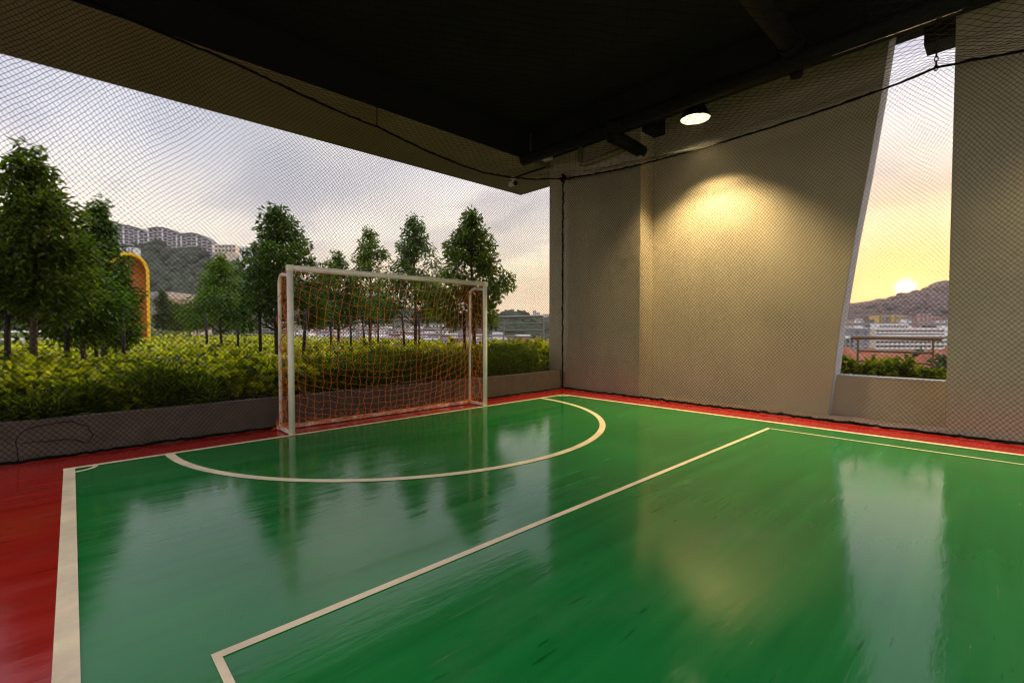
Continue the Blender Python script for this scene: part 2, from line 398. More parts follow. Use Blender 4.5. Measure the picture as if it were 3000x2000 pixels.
o = ml.build('court_line_markings', M['line']); tag(o, kind='structure')

# ------------------------------------------------------------------ pavilion: roof, walls
rf = thing('canopy_roof', 'black painted roof over the court with a beige beam soffit along its garden edge', 'roof', (0, 0, 0))
MB().box((-2.4, -1.2, 5.5), (8.9, 7.138, 6.4)).build('ceiling', M['black'], rf)
MB().box((-6, 7.14, 4.9), (8.9, 9.1, 6.5)).build('soffit_beam', M['soffit'], rf, bevel=.01)
MB().box((-6, 7.125, 4.92), (7.24, 7.138, 5.498)).build('beam_inner_face', M['black'], rf)
MB().box((8.44, -3, 5.478), (8.9, 7.08, 5.498)).build('edge_beam', M['black'], rf)
MB().box((7.25, -6, 5.08), (7.838, 7.08, 5.498)).build('wall_head_beam', M['black'], rf)
MB().box((8.5, .40, 5.16), (8.88, .865, 5.478)).build('drop_bracket', M['black'], rf)
MB().box((7.86, 4.55, 5.0), (8.29, 4.785, 5.497)).build('cross_beam', M['black'], rf)
w = MB().box((7.84, 4.79, -.3), (8.70, 7.10, 4.9)).box((7.842, 4.792, 4.9), (8.43, 7.08, 5.495)).build('pilaster_wall', M['wall'], bevel=.012)
tag(w, 'beige pilaster wall in the court corner where the two nets meet', 'wall')
slant = [(4.787, -.3), (4.787, 5.474), (1.185, 5.474), (1.203, 5.332), (1.283, 4.614), (1.35, 4.09), (1.418, 3.566), (1.487, 3.09), (1.557, 2.618), (1.635, 2.0), (1.71, 1.381), (1.774, .63), (1.873, -.3)]
lw = thing('leaning_wall', 'broad beige wall lit by the lamp, its edge leaning beside the sunset gap', 'wall', (8.3, 3, 0))
o = MB().prism([(y-3, z) for y, z in slant], 0, 0, .38).build('wall_panel', M['wall'], lw)
# bare concrete reveal along the leaning edge, 3 mm proud
e = slant[2:]
vs = []; fs = []
for y, z in e: vs += [(0.004, y-3-.004, z), (.376, y-3-.004, z)]
fs = [(2*i, 2*i+1, 2*i+3, 2*i+2) for i in range(len(e)-1)]
MB().add(vs, fs).build('edge_reveal', M['edge'], lw)
w = MB().box((7.86, -6, -.3), (8.2, .51, 5.495)).build('side_wall', M['wall'], bevel=.012)
tag(w, 'dim olive beige wall right of the sunset gap, running out of frame', 'wall')
pw = thing('parapet_wall', 'low beige parapet closing the foot of the sunset gap', 'wall', (8.47, 1.2, 0))
MB().box((0, -.68, -.2), (.14, .72, .60)).build('wall_panel', M['wall'], pw)
MB().box((-.006, -.684, .601), (.15, .724, .622)).build('coping', M['edge'], pw)
o = MB().box((7.80, -6, -.05), (8.47, 4.78, .012)).build('bare_floor_strip', M['strip'], bevel=.006); tag(o, kind='structure')
w = MB().box((-8, 6.665, -.3), (7.835, 6.775, .405)).build('planter_wall', M['concrete'], bevel=.012)
tag(w, 'low brown grey planter wall holding the hedge behind the goal', 'wall')

# ------------------------------------------------------------------ black pipes, hangers, lamp, camera
def pipe(label, pts, r, fittings, name='drain_pipe', m='pipe', group='black service pipes under the ceiling', n=18):
    c = Vector(pts[0]); t = thing(name, label, 'pipe', c, 0, group)
    MB().tube([Vector(p)-c for p in pts], r, n).build('pipe_run', M[m], t, smooth=True)
    for a, b, rr in fittings: MB().tube([Vector(a)-c, Vector(b)-c], rr, n).build('collar', M[m], t)
    return t
p = pipe('long black pipe running beside the leaning wall just under the ceiling', [(7.0, -3, 4.85), (7.0, 7.08, 4.85)], .115,
     [((7.0, 1.80, 4.85), (7.0, 2.2, 4.85), .135), ((7.0, 4.6, 4.85), (7.0, 4.9, 4.85), .13), ((7.0, .2, 4.85), (7.0, .32, 4.85), .13)])
p = pipe('black branch pipe crossing the ceiling to meet the long pipe', [(2.2, 2.0, 4.98), (6.9, 2.0, 4.98)], .125, [((6.7, 2.0, 4.98), (6.93, 2.0, 4.98), .145)])
MB().lathe([(0, -.09), (.07, -.09), (.085, -.03), (.085, .06), (.05, .1)], (4.95, .02, -.20), 14).build('cleanout_cap', M['pipe'], p)
pipe('short black branch pipe ending against the pilaster', [(7.05, 4.93, 4.78), (7.95, 4.83, 4.66)], .115, [((7.1, 4.925, 4.773), (7.28, 4.905, 4.75), .135)])
pipe('beige painted waste pipe clipped high on the pilaster wall', [(7.775, 6.18, 5.2), (7.775, 6.18, 4.79), (7.775, 6.15, 4.73), (7.775, 6.08, 4.70), (7.775, 5.1, 4.75)], .05, [((7.775, 6.18, 4.86), (7.775, 6.18, 4.94), .06)], m='soffit', group=None)
for (x, y, z0, lb) in ((7.0, 1.25, 4.96, 'thin black hanger rod above the long pipe near the sunset gap'), (7.0, 3.42, 4.96, 'thin black hanger rod above the long pipe near the lamp'),
                   (7.0, 5.2, 4.96, 'thin black hanger rod above the long pipe near the corner')):
    t = thing('hanger_rod', lb, 'rod', (x, y, z0), 0, 'hanger rods of the long pipe')
    MB().tube([(0, 0, 0), (0, 0, .53)], .011, 6).build('rod', M['pipe'], t)
    MB().box((-.03, -.05, -.02), (.03, .05, .12)).build('clamp', M['pipe'], t)
def make_lamp(label, x, y, z, watts):
    lamp = thing('ceiling_lamp', label, 'lamp', (x, y, z), 0, 'high bay lamps along the wall')
    MB().lathe([(.238, 0), (.232, .01), (.15, .20), (.145, .22), (.13, .24), (.13, .42), (.05, .43), (.0, .43)], (0, 0, 0), 40).lathe([(.228, .004), (.14, .19), (0, .20)], (0, 0, 0), 40).build('lamp_shade', M['pipe'], lamp, smooth=True)
    MB().lathe([(0, .012), (.228, .012)], (0, 0, 0), 40).build('lamp_glass', M['lens'], lamp)
    MB().box((-.34, -.035, .34), (-.05, .035, .40)).box((-.41, -.05, .22), (-.33, .05, .42)).build('mounting_arm', M['pipe'], lamp)
    ll = bpy.data.lights.new('lamp_light', 'SPOT'); ll.energy = watts; ll.color = (1, .76, .38); ll.spot_size = R(106); ll.spot_blend = .62; ll.shadow_soft_size = .10
    lo = bpy.data.objects.new('lamp_light', ll); COL.objects.link(lo); lo.parent = lamp; lo.location = (0, 0, -.01)
make_lamp('lit round high bay lamp in a black shade beside the leaning wall', 7.43, 3.55, 4.70, 1550)
make_lamp('second high bay lamp beside the side wall, out of frame to the right', 7.43, -1.6, 4.70, 850)
cc = thing('security_camera', 'small bullet security camera hanging under the beam soffit', 'camera', (7.715, 8.15, 4.9))
MB().lathe([(0, 0), (.075, 0), (.075, -.03), (.03, -.05), (0, -.05)], (0, 0, 0), 20).build('mount', M['white_plastic'], cc, smooth=True)
MB().tube([(0, 0, -.05), (0, 0, -.12)], .02, 10).tube([(.02, .12, -.13), (-.06, -.14, -.18)], .058, 18).build('camera_body', M['white_plastic'], cc, smooth=True)
MB().tube([(-.057, -.135, -.178), (-.065, -.16, -.184)], .052, 18).build('lens_front', M['pipe'], cc)
c = MB().tube([(7.715, 7.11, 4.88), (7.715, 8.07, 4.88)], .018, 8).build('conduit', M['pipe'], smooth=True); tag(c, 'thin conduit along the soffit feeding the security camera', 'conduit')
c = MB().box((7.40, 6.78, 4.93), (7.60, 6.98, 5.02)).build('junction_box', M['white_plastic'], bevel=.008); tag(c, 'small pale junction box in the dark ceiling corner', 'box')

# ------------------------------------------------------------------ safety nets
BX = [(-4, 4.95), (-1.5, 4.84), (-.5, 4.79), (.17, 4.72), (.83, 4.65), (1.58, 4.585), (2.3, 4.48), (2.88, 4.41), (3.3, 4.375), (3.43, 4.375), (3.6, 4.345), (4.31, 4.235), (5.0, 4.17), (5.6, 4.16), (6.24, 4.22), (6.9, 4.33), (7.6, 4.50), (7.76, 4.52)]
SY = [(-3, 4.35), (-1.5, 4.27), (-.06, 4.40), (.45, 4.475), (.67, 4.505), (.9, 4.465), (1.13, 4.437), (1.8, 4.384), (2.8, 4.345), (3.67, 4.335), (4.84, 4.36), (5.8, 4.43), (6.62, 4.52)]
bx = np.array(BX); sy = np.array(SY)
zb = lambda x: np.interp(x, bx[:, 0], bx[:, 1]); zs = lambda y: np.interp(y, sy[:, 0], sy[:, 1])
def net_mesh(name, P, U, Vn, w, h, r, parent, knots=True, m=None):
    """diamond mesh net: P maps net coordinates (metres) to space"""
    nu = int(round(U/(w/2))); nv = int(round(Vn/(h/2)))
    I, J = np.meshgrid(np.arange(nu+1), np.arange(nv+1), indexing='ij')
    ok = (I+J) % 2 == 0
    pos = P(I/nu, J/nv)                                                # (nu+1, nv+1, 3)
    pos = pos+np.random.default_rng(nu).normal(0, .0028, pos.shape)*np.array([1, .4, 1])
    A = []; B = []
    for dj in (1, -1):
        i, j = np.nonzero(ok[:-1, :])
        g = (j+dj >= 0) & (j+dj <= nv); i, j = i[g], j[g]
        A.append(pos[i, j]); B.append(pos[i+1, j+dj])
    i, j = np.nonzero(ok)
    return strands(name, np.concatenate(A), np.concatenate(B), r, parent, m or M['net'], pos[i, j] if knots else None)
def strands(name, A, B, r, parent, m, K=None, kr=2.0):
    t = B-A; t /= np.linalg.norm(t, axis=1, keepdims=True)+1e-9
    ref = np.where(np.abs(t[:, 2:3]) > .9, np.array([[1., 0, 0]]), np.array([[0, 0, 1.]]))
    a = np.cross(t, ref); a /= np.linalg.norm(a, axis=1, keepdims=True); b = np.cross(a, t)
    n = len(A); V = []
    for k in range(4):
        an = math.pi/4+k*math.pi/2; off = (a*math.cos(an)+b*math.sin(an))*r
        V += [A+off, B+off]
    V = np.stack(V, 1).reshape(-1, 3)                                   # per strand: A0 B0 A1 B1 A2 B2 A3 B3
    base = np.arange(n)[:, None]*8
    F = np.concatenate([base+np.array([[2*k, 2*k+1, (2*k+3) % 8, (2*k+2) % 8]]) for k in range(4)])
    if K is not None:                                                    # knots: small four-sided spindles
        q = r*kr; nn = len(K)
        oc = np.array([[q, 0, 0], [0, q, 0], [-q, 0, 0], [0, -q, 0], [0, 0, q], [0, 0, -q]])
        kv = (K[:, None, :]+oc[None]).reshape(-1, 3); kb = np.arange(nn)[:, None]*6+len(V)
        T = np.concatenate([kb+np.array([[k, (k+1) % 4, 4]]) for k in range(4)]+[kb+np.array([[(k+1) % 4, k, 5]]) for k in range(4)])
        return np_mesh(name, np.concatenate([V, kv]), [F, T], m, parent)
    return np_mesh(name, V, F, m, parent)
NET_R = .0023
cage = thing('safety_net', 'black safety netting hung round and over the court from sagging ropes', 'net', (0, 0, 0))
def wav(u, v, s): return np.sin(u*2.1+s)*np.cos(v*1.7-s)+.6*np.sin(u*4.3+v*2.2+2*s)+.35*np.sin(u*8.1-v*5.3+s)
def back_P(a, b):
    X = -2.6+a*10.36; top = zb(X); v = 1-b
    # the mesh bunches and ripples under the rope
    rip = np.exp(-((v-.2)/.22)**2)
    Z = top*b+.07*rip*(np.sin(X*2.2+v*7)+.35*np.sin(X*5.1-v*4))*np.minimum(1, v*6)
    X2 = X+.016*wav(X*.6, Z*.6, .4)*np.minimum(1, v*5)*np.minimum(1, (7.76-X)*2)+.05*rip*np.sin(X*2.3+1+v*7)*np.minimum(1, (7.76-X)*2)
    Y = 6.625+.03*wav(X*.5, Z*.5, 1.1)*np.sin(np.pi*np.clip(v, 0, 1))*.6*np.minimum(1, (7.76-X)*1.5)
    Z = np.maximum(Z, .018)
    return np.stack([X2, np.minimum(Y, 6.65), Z], -1)
net_mesh('back_net', back_P, 10.36, 4.5, .053, .056, NET_R, cage)
def side_P(a, b):
    Y = -3+a*9.62; top = zs(Y); v = 1-b
    rip = np.exp(-((v-.2)/.22)**2)
    Z = top*b+.05*rip*(np.sin(Y*3.6+v*8)+.5*np.sin(Y*6.1-v*5))*np.minimum(1, v*6)
    Y2 = Y+.016*wav(Y*.6, Z*.6, 2.2)*np.minimum(1, v*5)*np.minimum(1, (6.62-Y)*2)+.05*rip*np.sin(Y*2.6+v*7)*np.minimum(1, (6.62-Y)*2)
    X = 7.765+.035*b*0+.03*wav(Y*.5, Z*.5, .3)*np.sin(np.pi*np.clip(v, 0, 1))*.5
    Z = np.maximum(Z, .018)
    return np.stack([np.minimum(X, 7.80), Y2, Z], -1)
net_mesh('side_net', side_P, 9.62, 4.4, .053, .060, NET_R, cage)
def roof_P(a, b):
    X = -2.6+a*10.36; Y = -1.6+b*8.225
    Z = zb(X)+zs(Y)-4.52-.12*np.sin(np.pi*a)*np.sin(np.pi*b)
    return np.stack([X+.03*wav(X, Y, 3), Y+.03*wav(Y, X, 1), Z], -1)
net_mesh('roof_net', roof_P, 10.36, 8.2, .15, .125, .0020, cage)
def rope(name, pts, r, jit, seed):
    rg = random.Random(seed); P_ = []
    for i in range(len(pts)-1):
        a = Vector(pts[i]); b = Vector(pts[i+1]); n = max(1, int((b-a).length/.05))
        for k in range(n): P_.append(a.lerp(b, k/n)+Vector([rg.gauss(0, jit) for _ in range(3)]))
    P_.append(Vector(pts[-1]))
    mb = MB(); mb.tube(P_, [r*rg.uniform(.75, 1.2) for _ in P_], 6)
    mb.tube([p+Vector((rg.gauss(0, r*.6), rg.gauss(0, r*.6), r*.5+rg.gauss(0, r*.5))) for p in P_], r*.45, 4)
    for p in P_:                                                         # loose lashing ends
        if rg.random() < .3:
            q = p+Vector((rg.uniform(-.02, .02), rg.uniform(-.02, .02), rg.choice([-1, 1])*rg.uniform(.015, .035)))
            mb.tube([p, q], r*.3, 3)
    return mb.build(name, M['net'], cage, smooth=True)
tx = np.linspace(-2.6, 7.72, 150); rope('top_rope', [(x, 6.62, float(zb(x))) for x in tx], .014, .002, 1)
ty = np.linspace(-3, 6.6, 150); rope('top_rope', [(7.755, y, float(zs(y))) for y in ty], .014, .002, 2)
rope('corner_rope', [(7.74, 6.615, z) for z in np.linspace(.02, 4.62, 40)], .017, .003, 3)
rope('corner_knot', [(7.73+.04*math.cos(a*1.7), 6.60+.04*math.sin(a*1.3), 4.46+.013*a) for a in np.linspace(0, 12, 40)], .018, .006, 4)
rope('ground_rope', [(x, 6.61+.008*math.sin(x*3), .022) for x in np.linspace(-2.6, 7.72, 60)], .013, .004, 5)
rope('ground_rope', [(7.765+.008*math.sin(y*3), y, .024) for y in np.linspace(-3, 6.6, 60)], .015, .005, 6)
rope('loose_loop', [(-.40, 6.60, .03), (-.42, 6.60, .22), (-.36, 6.595, .33), (-.22, 6.59, .36), (-.02, 6.59, .37), (.10, 6.59, .30), (.14, 6.59, .20), (.10, 6.595, .12), (-.05, 6.6, .19), (-.38, 6.6, .20)], .004, .004, 7)
def chain(label, x, y, z0, z1, m='pipe', s=.021):
    t = thing('hanging_chain', label, 'chain', (x, y, z1), 0, 'chains holding up the net ropes')
    mb = MB(); z = 0; k = 0
    while z1+z > z0:
        mb.torus((0, 0, z), s*.62, s*.2, Matrix.Rotation((k % 2)*R(90)+.3, 3, 'Z'), 10, 5, 1.7); z -= s*1.75; k += 1
    mb.build('chain_links', M[m], t, smooth=True); return t
chain('thin chain holding the net rope in the sunset gap', 7.755, .67, 4.50, 5.08, s=.030)
chain('thin chain holding the net rope above the goal', 3.43, 6.62, 4.38, 5.5, s=.016)

# ------------------------------------------------------------------ goal
GX0, GX1, GY, GH = 1.955, 5.06, 6.03, 2.09
goal = thing('football_goal', 'white framed football goal with a slack orange net on the goal line', 'goal', (3.5075, GY, .012))
gx = (GX1-GX0)/2; pr = .037
def rbox(mb, a, b): return mb.box(a, b)
for s in (-1, 1):
    MB().tube([(s*gx, 0, 0), (s*gx, 0, GH-.085)], pr, 20).build('goal_post', M['goal'], goal, smooth=True)
    MB().box((s*gx-pr-.002, -pr-.002, GH-.085), (s*gx+pr+.002, pr+.002, GH-.004)).build('corner_joint', M['goal'], goal, bevel=.012)
    pts = [(s*gx, .03, GH-.13)]
    pts += [(s*gx, .28, GH-.10)] + [(s*gx, .28+.12*math.sin(a), GH-.22+.12*math.cos(a)) for a in np.linspace(.15, math.pi/2, 7)] + [(s*gx, .42, .05)]
    MB().tube(pts, .022, 12).build('back_stay', M['goal'], goal, smooth=True)
    MB().box((s*gx-.025, .035, .002), (s*gx+.025, .40, .042)).build('side_ground_bar', M['goalbar'], goal, bevel=.004)
    MB().box((s*gx-.04, .39, 0), (s*gx+.04, .46, .055)).build('base_bracket', M['goalbar'], goal, bevel=.004)
MB().tube([(-gx+pr, 0, GH-.042), (gx-pr, 0, GH-.042)], pr, 20).build('crossbar', M['goal'], goal, smooth=True)
MB().box((-gx+.045, .395, .002), (gx-.045, .445, .05)).build('back_ground_bar', M['goalbar'], goal, bevel=.004)
def goal_net():
    rg = np.random.default_rng(5); c = .108
    nu = int(2*gx/c*1.05); nv = 20
    A = []; B = []; K = []
    u = np.linspace(0, 1, nu+1)[:, None]; v = np.linspace(0, 1, nv+1)[None, :]
    e = 4*u*(1-u)                                                       # 0 at stays, 1 mid-span
    # profile at the stays: along the stay top, then straight down; mid-span: slack slope from crossbar to ground
    s = v*2.42
    y0 = np.where(s < .40, s, .42); z0 = np.where(s < .40, GH-.11, np.maximum(GH-.11-(s-.40), .05))
    sag = e**.6
    y1 = .03+.36*np.minimum(1, v*1.15)**.8+.05*np.sin(np.pi*np.minimum(1, v*1.1)); z1 = (GH-.07)*(1-np.minimum(1, v*1.13))**1.0-.20*np.sin(np.pi*np.minimum(1, v*1.1))*1.0
    z1 = np.maximum(z1, .03+.05*(v-.88))
    Y = y0*(1-sag)+y1*sag; Z = z0*(1-sag)+z1*sag
    X = -gx+.015+u*(2*gx-.03)+0*v
    jit = .011; mid = (u > .01)*(u < .99)*(v > .01)
    X = X+rg.normal(0, jit, X.shape)*mid; Y = Y+rg.normal(0, jit, Y.shape)*mid*.8; Z = np.maximum(Z+rg.normal(0, jit, Z.shape)*mid, .02)
    P_ = np.stack([X, Y, Z], -1)
    def link(Pq, Q): A.append(Pq.reshape(-1, 3)); B.append(Q.reshape(-1, 3))
    def curved(Pq, Q, amp):
        m_ = (Pq+Q)/2+rg.normal(0, amp, Pq.shape)-np.array([0, 0, amp*.8]); link(Pq, m_); link(m_, Q)
    curved(P_[:-1], P_[1:], .007); curved(P_[:, :-1], P_[:, 1:], .007); K.append(P_.reshape(-1, 3))
    # side nets, gathered
    for sg in (-1, 1):
        n2, m2 = 5, 22
        uu = np.linspace(0, 1, n2+1)[:, None]; vv = np.linspace(0, 1, m2+1)[None, :]
        Xs = sg*gx+rg.normal(0, .02, (n2+1, m2+1)); Ys = .03+.39*uu+rg.normal(0, .018, (n2+1, m2+1)); Zs = np.maximum(.04, (GH-.12)*(1-vv)+.03*np.sin(uu*3)+rg.normal(0, .018, (n2+1, m2+1)))
        Q = np.stack([Xs, Ys, Zs], -1); curved(Q[:-1], Q[1:], .012); curved(Q[:, :-1], Q[:, 1:], .012); K.append(Q.reshape(-1, 3))
    # bunched net on the ground along the back bar
    for k in range(330):
        x = rg.uniform(-gx+.02, gx-.05); 
        if rg.random() < .15: x = rg.choice([-gx, gx])+rg.normal(0, .07)
        p0 = np.array([x, rg.normal(.375, .035), abs(rg.normal(.03, .022))+.012]); d = rg.normal(0, 1, 3)*np.array([1, .45, .3]); d *= rg.uniform(.04, .09)/np.linalg.norm(d)
        p1 = p0+d; p1[2] = max(.01, p1[2]); p2 = p1+rg.normal(0, .03, 3); p2[2] = max(.01, p2[2])
        A.append(np.array([p0, p1])); B.append(np.array([p1, p2]))
    return strands('goal_netting', np.concatenate(A), np.concatenate(B), .0028, goal, M['orange'], np.concatenate(K), 1.9)
goal_net()

# ------------------------------------------------------------------ planting bed, hedges, trees
tag(MB().box((-9, 6.776, -.5), (11.2, 60, .36)).build('planting_bed_soil', M['soil']), kind='structure')
tag(MB().box((-60, 6.9, -.6), (-9.002, 130, .40)).build('garden_path', M['deck']), kind='structure')
tag(MB().box((-9, 60.002, -.6), (11.2, 130, .45)).build('garden_lawn', M['lawn']), kind='structure')
def leaves(C_, D_, L_, Wd, rg, shape='lance'):
    """leaf meshes at centres C_, pointing along D_: returns V, F (quads; folded along the midrib)"""
    n = len(C_); D_ = D_/(np.linalg.norm(D_, axis=1, keepdims=True)+1e-9)
    ref = rg.normal(0, 1, (n, 3)); ref[:, 2] += 1.2
    S = np.cross(D_, ref); S /= np.linalg.norm(S, axis=1, keepdims=True)+1e-9; Nn = np.cross(S, D_)
    L_ = L_[:, None]; Wd = Wd[:, None]
    fold = .28*Wd
    if shape == 'lance':
        V = np.stack([C_, C_+D_*L_*.45+S*Wd*.5+Nn*fold, C_+D_*L_-Nn*L_*.12, C_+D_*L_*.45-S*Wd*.5+Nn*fold], 1)
        F = np.arange(n)[:, None]*4
        return V.reshape(-1, 3), np.concatenate([F+np.array([[0, 1, 2]]), F+np.array([[0, 2, 3]])])
    V = np.stack([C_, C_+D_*L_*.28+S*Wd*.46+Nn*fold, C_+D_*L_*.68+S*Wd*.42+Nn*fold*.8, C_+D_*L_-Nn*L_*.10,
                  C_+D_*L_*.68-S*Wd*.42+Nn*fold*.8, C_+D_*L_*.28-S*Wd*.46+Nn*fold], 1)
    F = np.arange(n)[:, None]*6
    return V.reshape(-1, 3), np.concatenate([F+np.array([[0, 1, 2, 3]]), F+np.array([[0, 3, 4, 5]])])
def leaf_obj(name, C_, D_, L_, Wd, m, rg, parent=None, shape='lance'):
    V, F = leaves(C_, D_, L_, Wd, rg, shape); return np_mesh(name, V, F, m, parent)
def tree(label, base, height, rad, seed, leafm='leaf', nl=5200, z_crown=.285, name='garden_tree', group='slim trees in the garden bed', lsize=.128, lean=0.0, twin=False):
    rg = np.random.default_rng(seed); t = thing(name, label, 'tree', base, 0, group)
    tr = MB(); pts = []
    for k in range(9):
        f = k/8; pts.append((lean*f*f+.03*math.sin(seed+f*5), .03*math.cos(seed*1.7+f*4), f*height*.93))
    tr.tube(pts, [.052*(height/4)*(1-.88*(k/8))+.008 for k in range(9)], 9)
    zc0 = height*z_crown; cents = []; nb = 58; ph = rg.uniform(0, 6.28); gap_a = rg.uniform(0, 6.28); gap_f = rg.uniform(.45, .8)
    for k in range(nb):
        f = (k+rg.uniform(0, .9))/nb                                     # 0 crown base .. 1 tip
        prof = rad*(math.sin(math.pi*min(1, (f*.78+.20)))**.6)*(1-.60*f)*rg.uniform(.62, 1.12)*1.5
        if f < .06: prof *= .9
        a = k*2.399+rg.uniform(-.5, .5)
        if abs((a-gap_a+math.pi) % (2*math.pi)-math.pi) < .55 and abs(f-gap_f) < .11: continue
        rr = prof*rg.uniform(.6, 1.08)*(1+.22*math.cos(a-ph-f*4))
        zc = zc0+f*(height-zc0-.12)+rg.uniform(-.1, .1)
        tp = Vector(pts[min(8, int(max(0, zc-.30*rr)/(height*.93)*8))]); c = np.array([tp.x+rr*math.cos(a), tp.y+rr*math.sin(a), zc])
        cents.append((c, .15+.30*(prof/rad)*.55, rr))
        z0 = max(zc0*.8, zc-.55*rr-.1); fp = min(1, z0/(height*.93)); pi_ = pts[min(8, int(fp*8))]
        tr.tube([(pi_[0], pi_[1], z0), ((pi_[0]+c[0])/2, (pi_[1]+c[1])/2, (z0+zc)/2+.04*rr), tuple(c)], [.016, .010, .004], 5)
    for zt in np.linspace(height*.72, height, 6): cents.append((np.array([pts[8][0]+rg.normal(0, .05), pts[8][1]+rg.normal(0, .05), zt]), .16+.1*(height-zt), .1))
    tr.build('trunk', M['bark'], t, smooth=True); nl = int(nl*1.3)
    wts = np.array([c[1]**2 for c in cents]); wts /= wts.sum(); CN = np.array([c[0] for c in cents]); RD = np.array([c[1] for c in cents])
    idx = rg.choice(len(cents), nl, p=wts)
    off = rg.normal(0, 1, (nl, 3)); off /= np.linalg.norm(off, axis=1, keepdims=True); off *= (rg.random((nl, 1))**.45); off[:, 2] *= .75
    P_ = CN[idx]+off*RD[idx][:, None]
    D_ = off*.8+rg.normal(0, .45, (nl, 3)); D_ += (P_-np.array([0, 0, 1.0])*P_[:, 2:3])*.35/max(rad, .1)*.6; D_[:, 2] -= .25
    ls = lsize*rg.uniform(.65, 1.15, nl)
    leaf_obj('crown', P_, D_, ls, ls*rg.uniform(.32, .46, nl), M[leafm], rg, t)
    return t
def ground(px, depth, z=.36):
    q = at(px, 960, depth); return (q.x, q.y, z)
TREES = [
    (100, 7.0, 3.62, .52, 11, 'leaf', 'tall dark tree at the left edge of the garden bed', 7600),
    (-70, 8.2, 3.0, .80, 12, 'leaf', 'dark tree cut by the left edge of the photo', 4200),
    (236, 8.6, 2.55, .42, 13, 'leaf2', 'shorter lime leaved tree between the tall left tree and the yellow arch', 5200),
    (298, 11.5, 4.10, .44, 14, 'leafb', 'slim tree standing in front of the yellow arch', 6000),
    (338, 12.0, 2.25, .36, 22, 'leaf', 'low bushy tree at the foot of the yellow arch', 3800),
    (648, 16.5, 3.50, .76, 15, 'leaf2', 'mid height tree left of the goal before the wooded hill', 5200),
    (812, 11.6, 3.92, 1.0, 16, 'leafb', 'tall full tree behind the left goal post', 8400),
    (993, 17.5, 3.75, .74, 17, 'leafb', 'shortest tree seen through the goal, with a pointed top', 4600),
    (1085, 17.5, 4.65, .78, 18, 'leaf', 'second tree from the left seen through the goal mouth', 5400),
    (1215, 15.5, 4.62, .82, 19, 'leafb', 'tall tree in the middle right of the goal mouth', 6200),
    (1385, 12.2, 3.95, .78, 20, 'leaf', 'nearest tree behind the right goal post', 7600),
]
for (px_, d_, h_, r_, sd_, lm_, lb_, nl_) in TREES: tree(lb_, ground(px_, d_), h_, r_, sd_, lm_, nl_, .34 if px_ < 300 else .285)
# dark stakes standing beside the trunks
STK = [(18, 6.9, 'leftmost black stake beside the tall left tree'), (196, 8.0, 'thick black stake under the lime leaved tree'), (238, 10.6, 'black stake left of the slim tree by the arch'),
       (281, 10.9, 'thin stake beside the trunk of the slim arch tree'), (360, 11.2, 'black stake right of the slim tree by the arch'), (606, 14.5, 'stake left of the mid height tree by the hill'),
       (696, 14.8, 'stake right of the mid height tree by the hill'), (763, 10.8, 'black stake left of the tree behind the goal post'), (884, 10.2, 'leaning black stake just inside the left goal post'),
       (970, 16.6, 'left stake of the shortest tree in the goal mouth'), (1027, 15.5, 'right stake of the shortest tree in the goal mouth'), (1070, 16.9, 'left leaning stake of the second goal mouth tree'),
       (1107, 16.2, 'right stake of the second goal mouth tree'), (1187, 14.6, 'left leaning stake of the tall goal mouth tree'), (1228, 14.2, 'right stake of the tall goal mouth tree'),
       (1362, 11.4, 'stake left of the tree behind the right goal post'), (1412, 11.1, 'leaning stake right of the tree behind the right goal post')]
for k, (px_, d_, lb_) in enumerate(STK):
    g = ground(px_, d_, .3); ln = (.10 if 'leaning' in lb_ else .015)*(-1 if k % 2 else 1)
    o = MB().tube([(0, 0, 0), (ln*.5, 0, .75), (ln, .02, 1.45)], [.038, .036, .033], 8).build('tree_stake', M['stake'], smooth=True); o.location = g
    tag(o, lb_, 'stake', 'dark stakes that prop the garden trees')
def hedge(name, label, regions, seed, m, lsize, shape, wr=(.6, .8), upright=.9, cat='hedge', top_frac=.6, kind='stuff'):
    """regions: (x0,x1,y0,y1,z0,ztop,count): leaf cloud with a bumpy top"""
    rg = np.random.default_rng(seed); CC = []; DD = []; LL = []
    for (x0, x1, y0, y1, z0, z1, n) in regions:
        x = rg.uniform(x0, x1, n); y = rg.uniform(y0, y1, n)
        bump = .07*np.sin(x*2.3+seed)+.05*np.sin(x*5.1+y*3.1)+.04*np.sin(y*4.7-x*1.3)+.05*np.sin(x*9+1)*np.cos(y*7)
        edge = np.minimum(1, .35+.65*np.minimum(1, (y-y0)/.30))                   # rounded shoulder on the court side
        zt = z0+(z1-z0)*edge+bump
        f = np.where(rg.random(n) < top_frac, rg.uniform(.86, 1.0, n), rg.uniform(.05, .9, n))
        z = z0+(zt-z0)*f
        front = rg.random(n) < .25; wob = .10*np.sin(x*3.7+seed)+.07*np.sin(x*8.3)+.08; y = np.where(front, y0+wob+rg.exponential(.07, n), np.maximum(y, y0+wob*.8))  # leaves on the front face
        z = np.where(front, z0+.03+(zt-z0)*rg.random(n)*.9, z)
        d = np.stack([rg.normal(0, .8, n), rg.normal(0, .8, n)-.35*front, upright*(f-.25)+rg.normal(0, .35, n)], -1)
        sh = rg.random(n) < .035; z = np.where(sh, zt+rg.uniform(.02, .15, n), z)
        CC.append(np.stack([x, y, z], -1)); DD.append(d); LL.append(lsize*rg.uniform(.6, 1.2, n))
    C_ = np.concatenate(CC); D_ = np.concatenate(DD); l = np.concatenate(LL)
    o = leaf_obj(name, C_, D_, l, l*rg.uniform(wr[0], wr[1], len(l)), M[m], rg, None, shape)
    return tag(o, label, cat, None, kind)
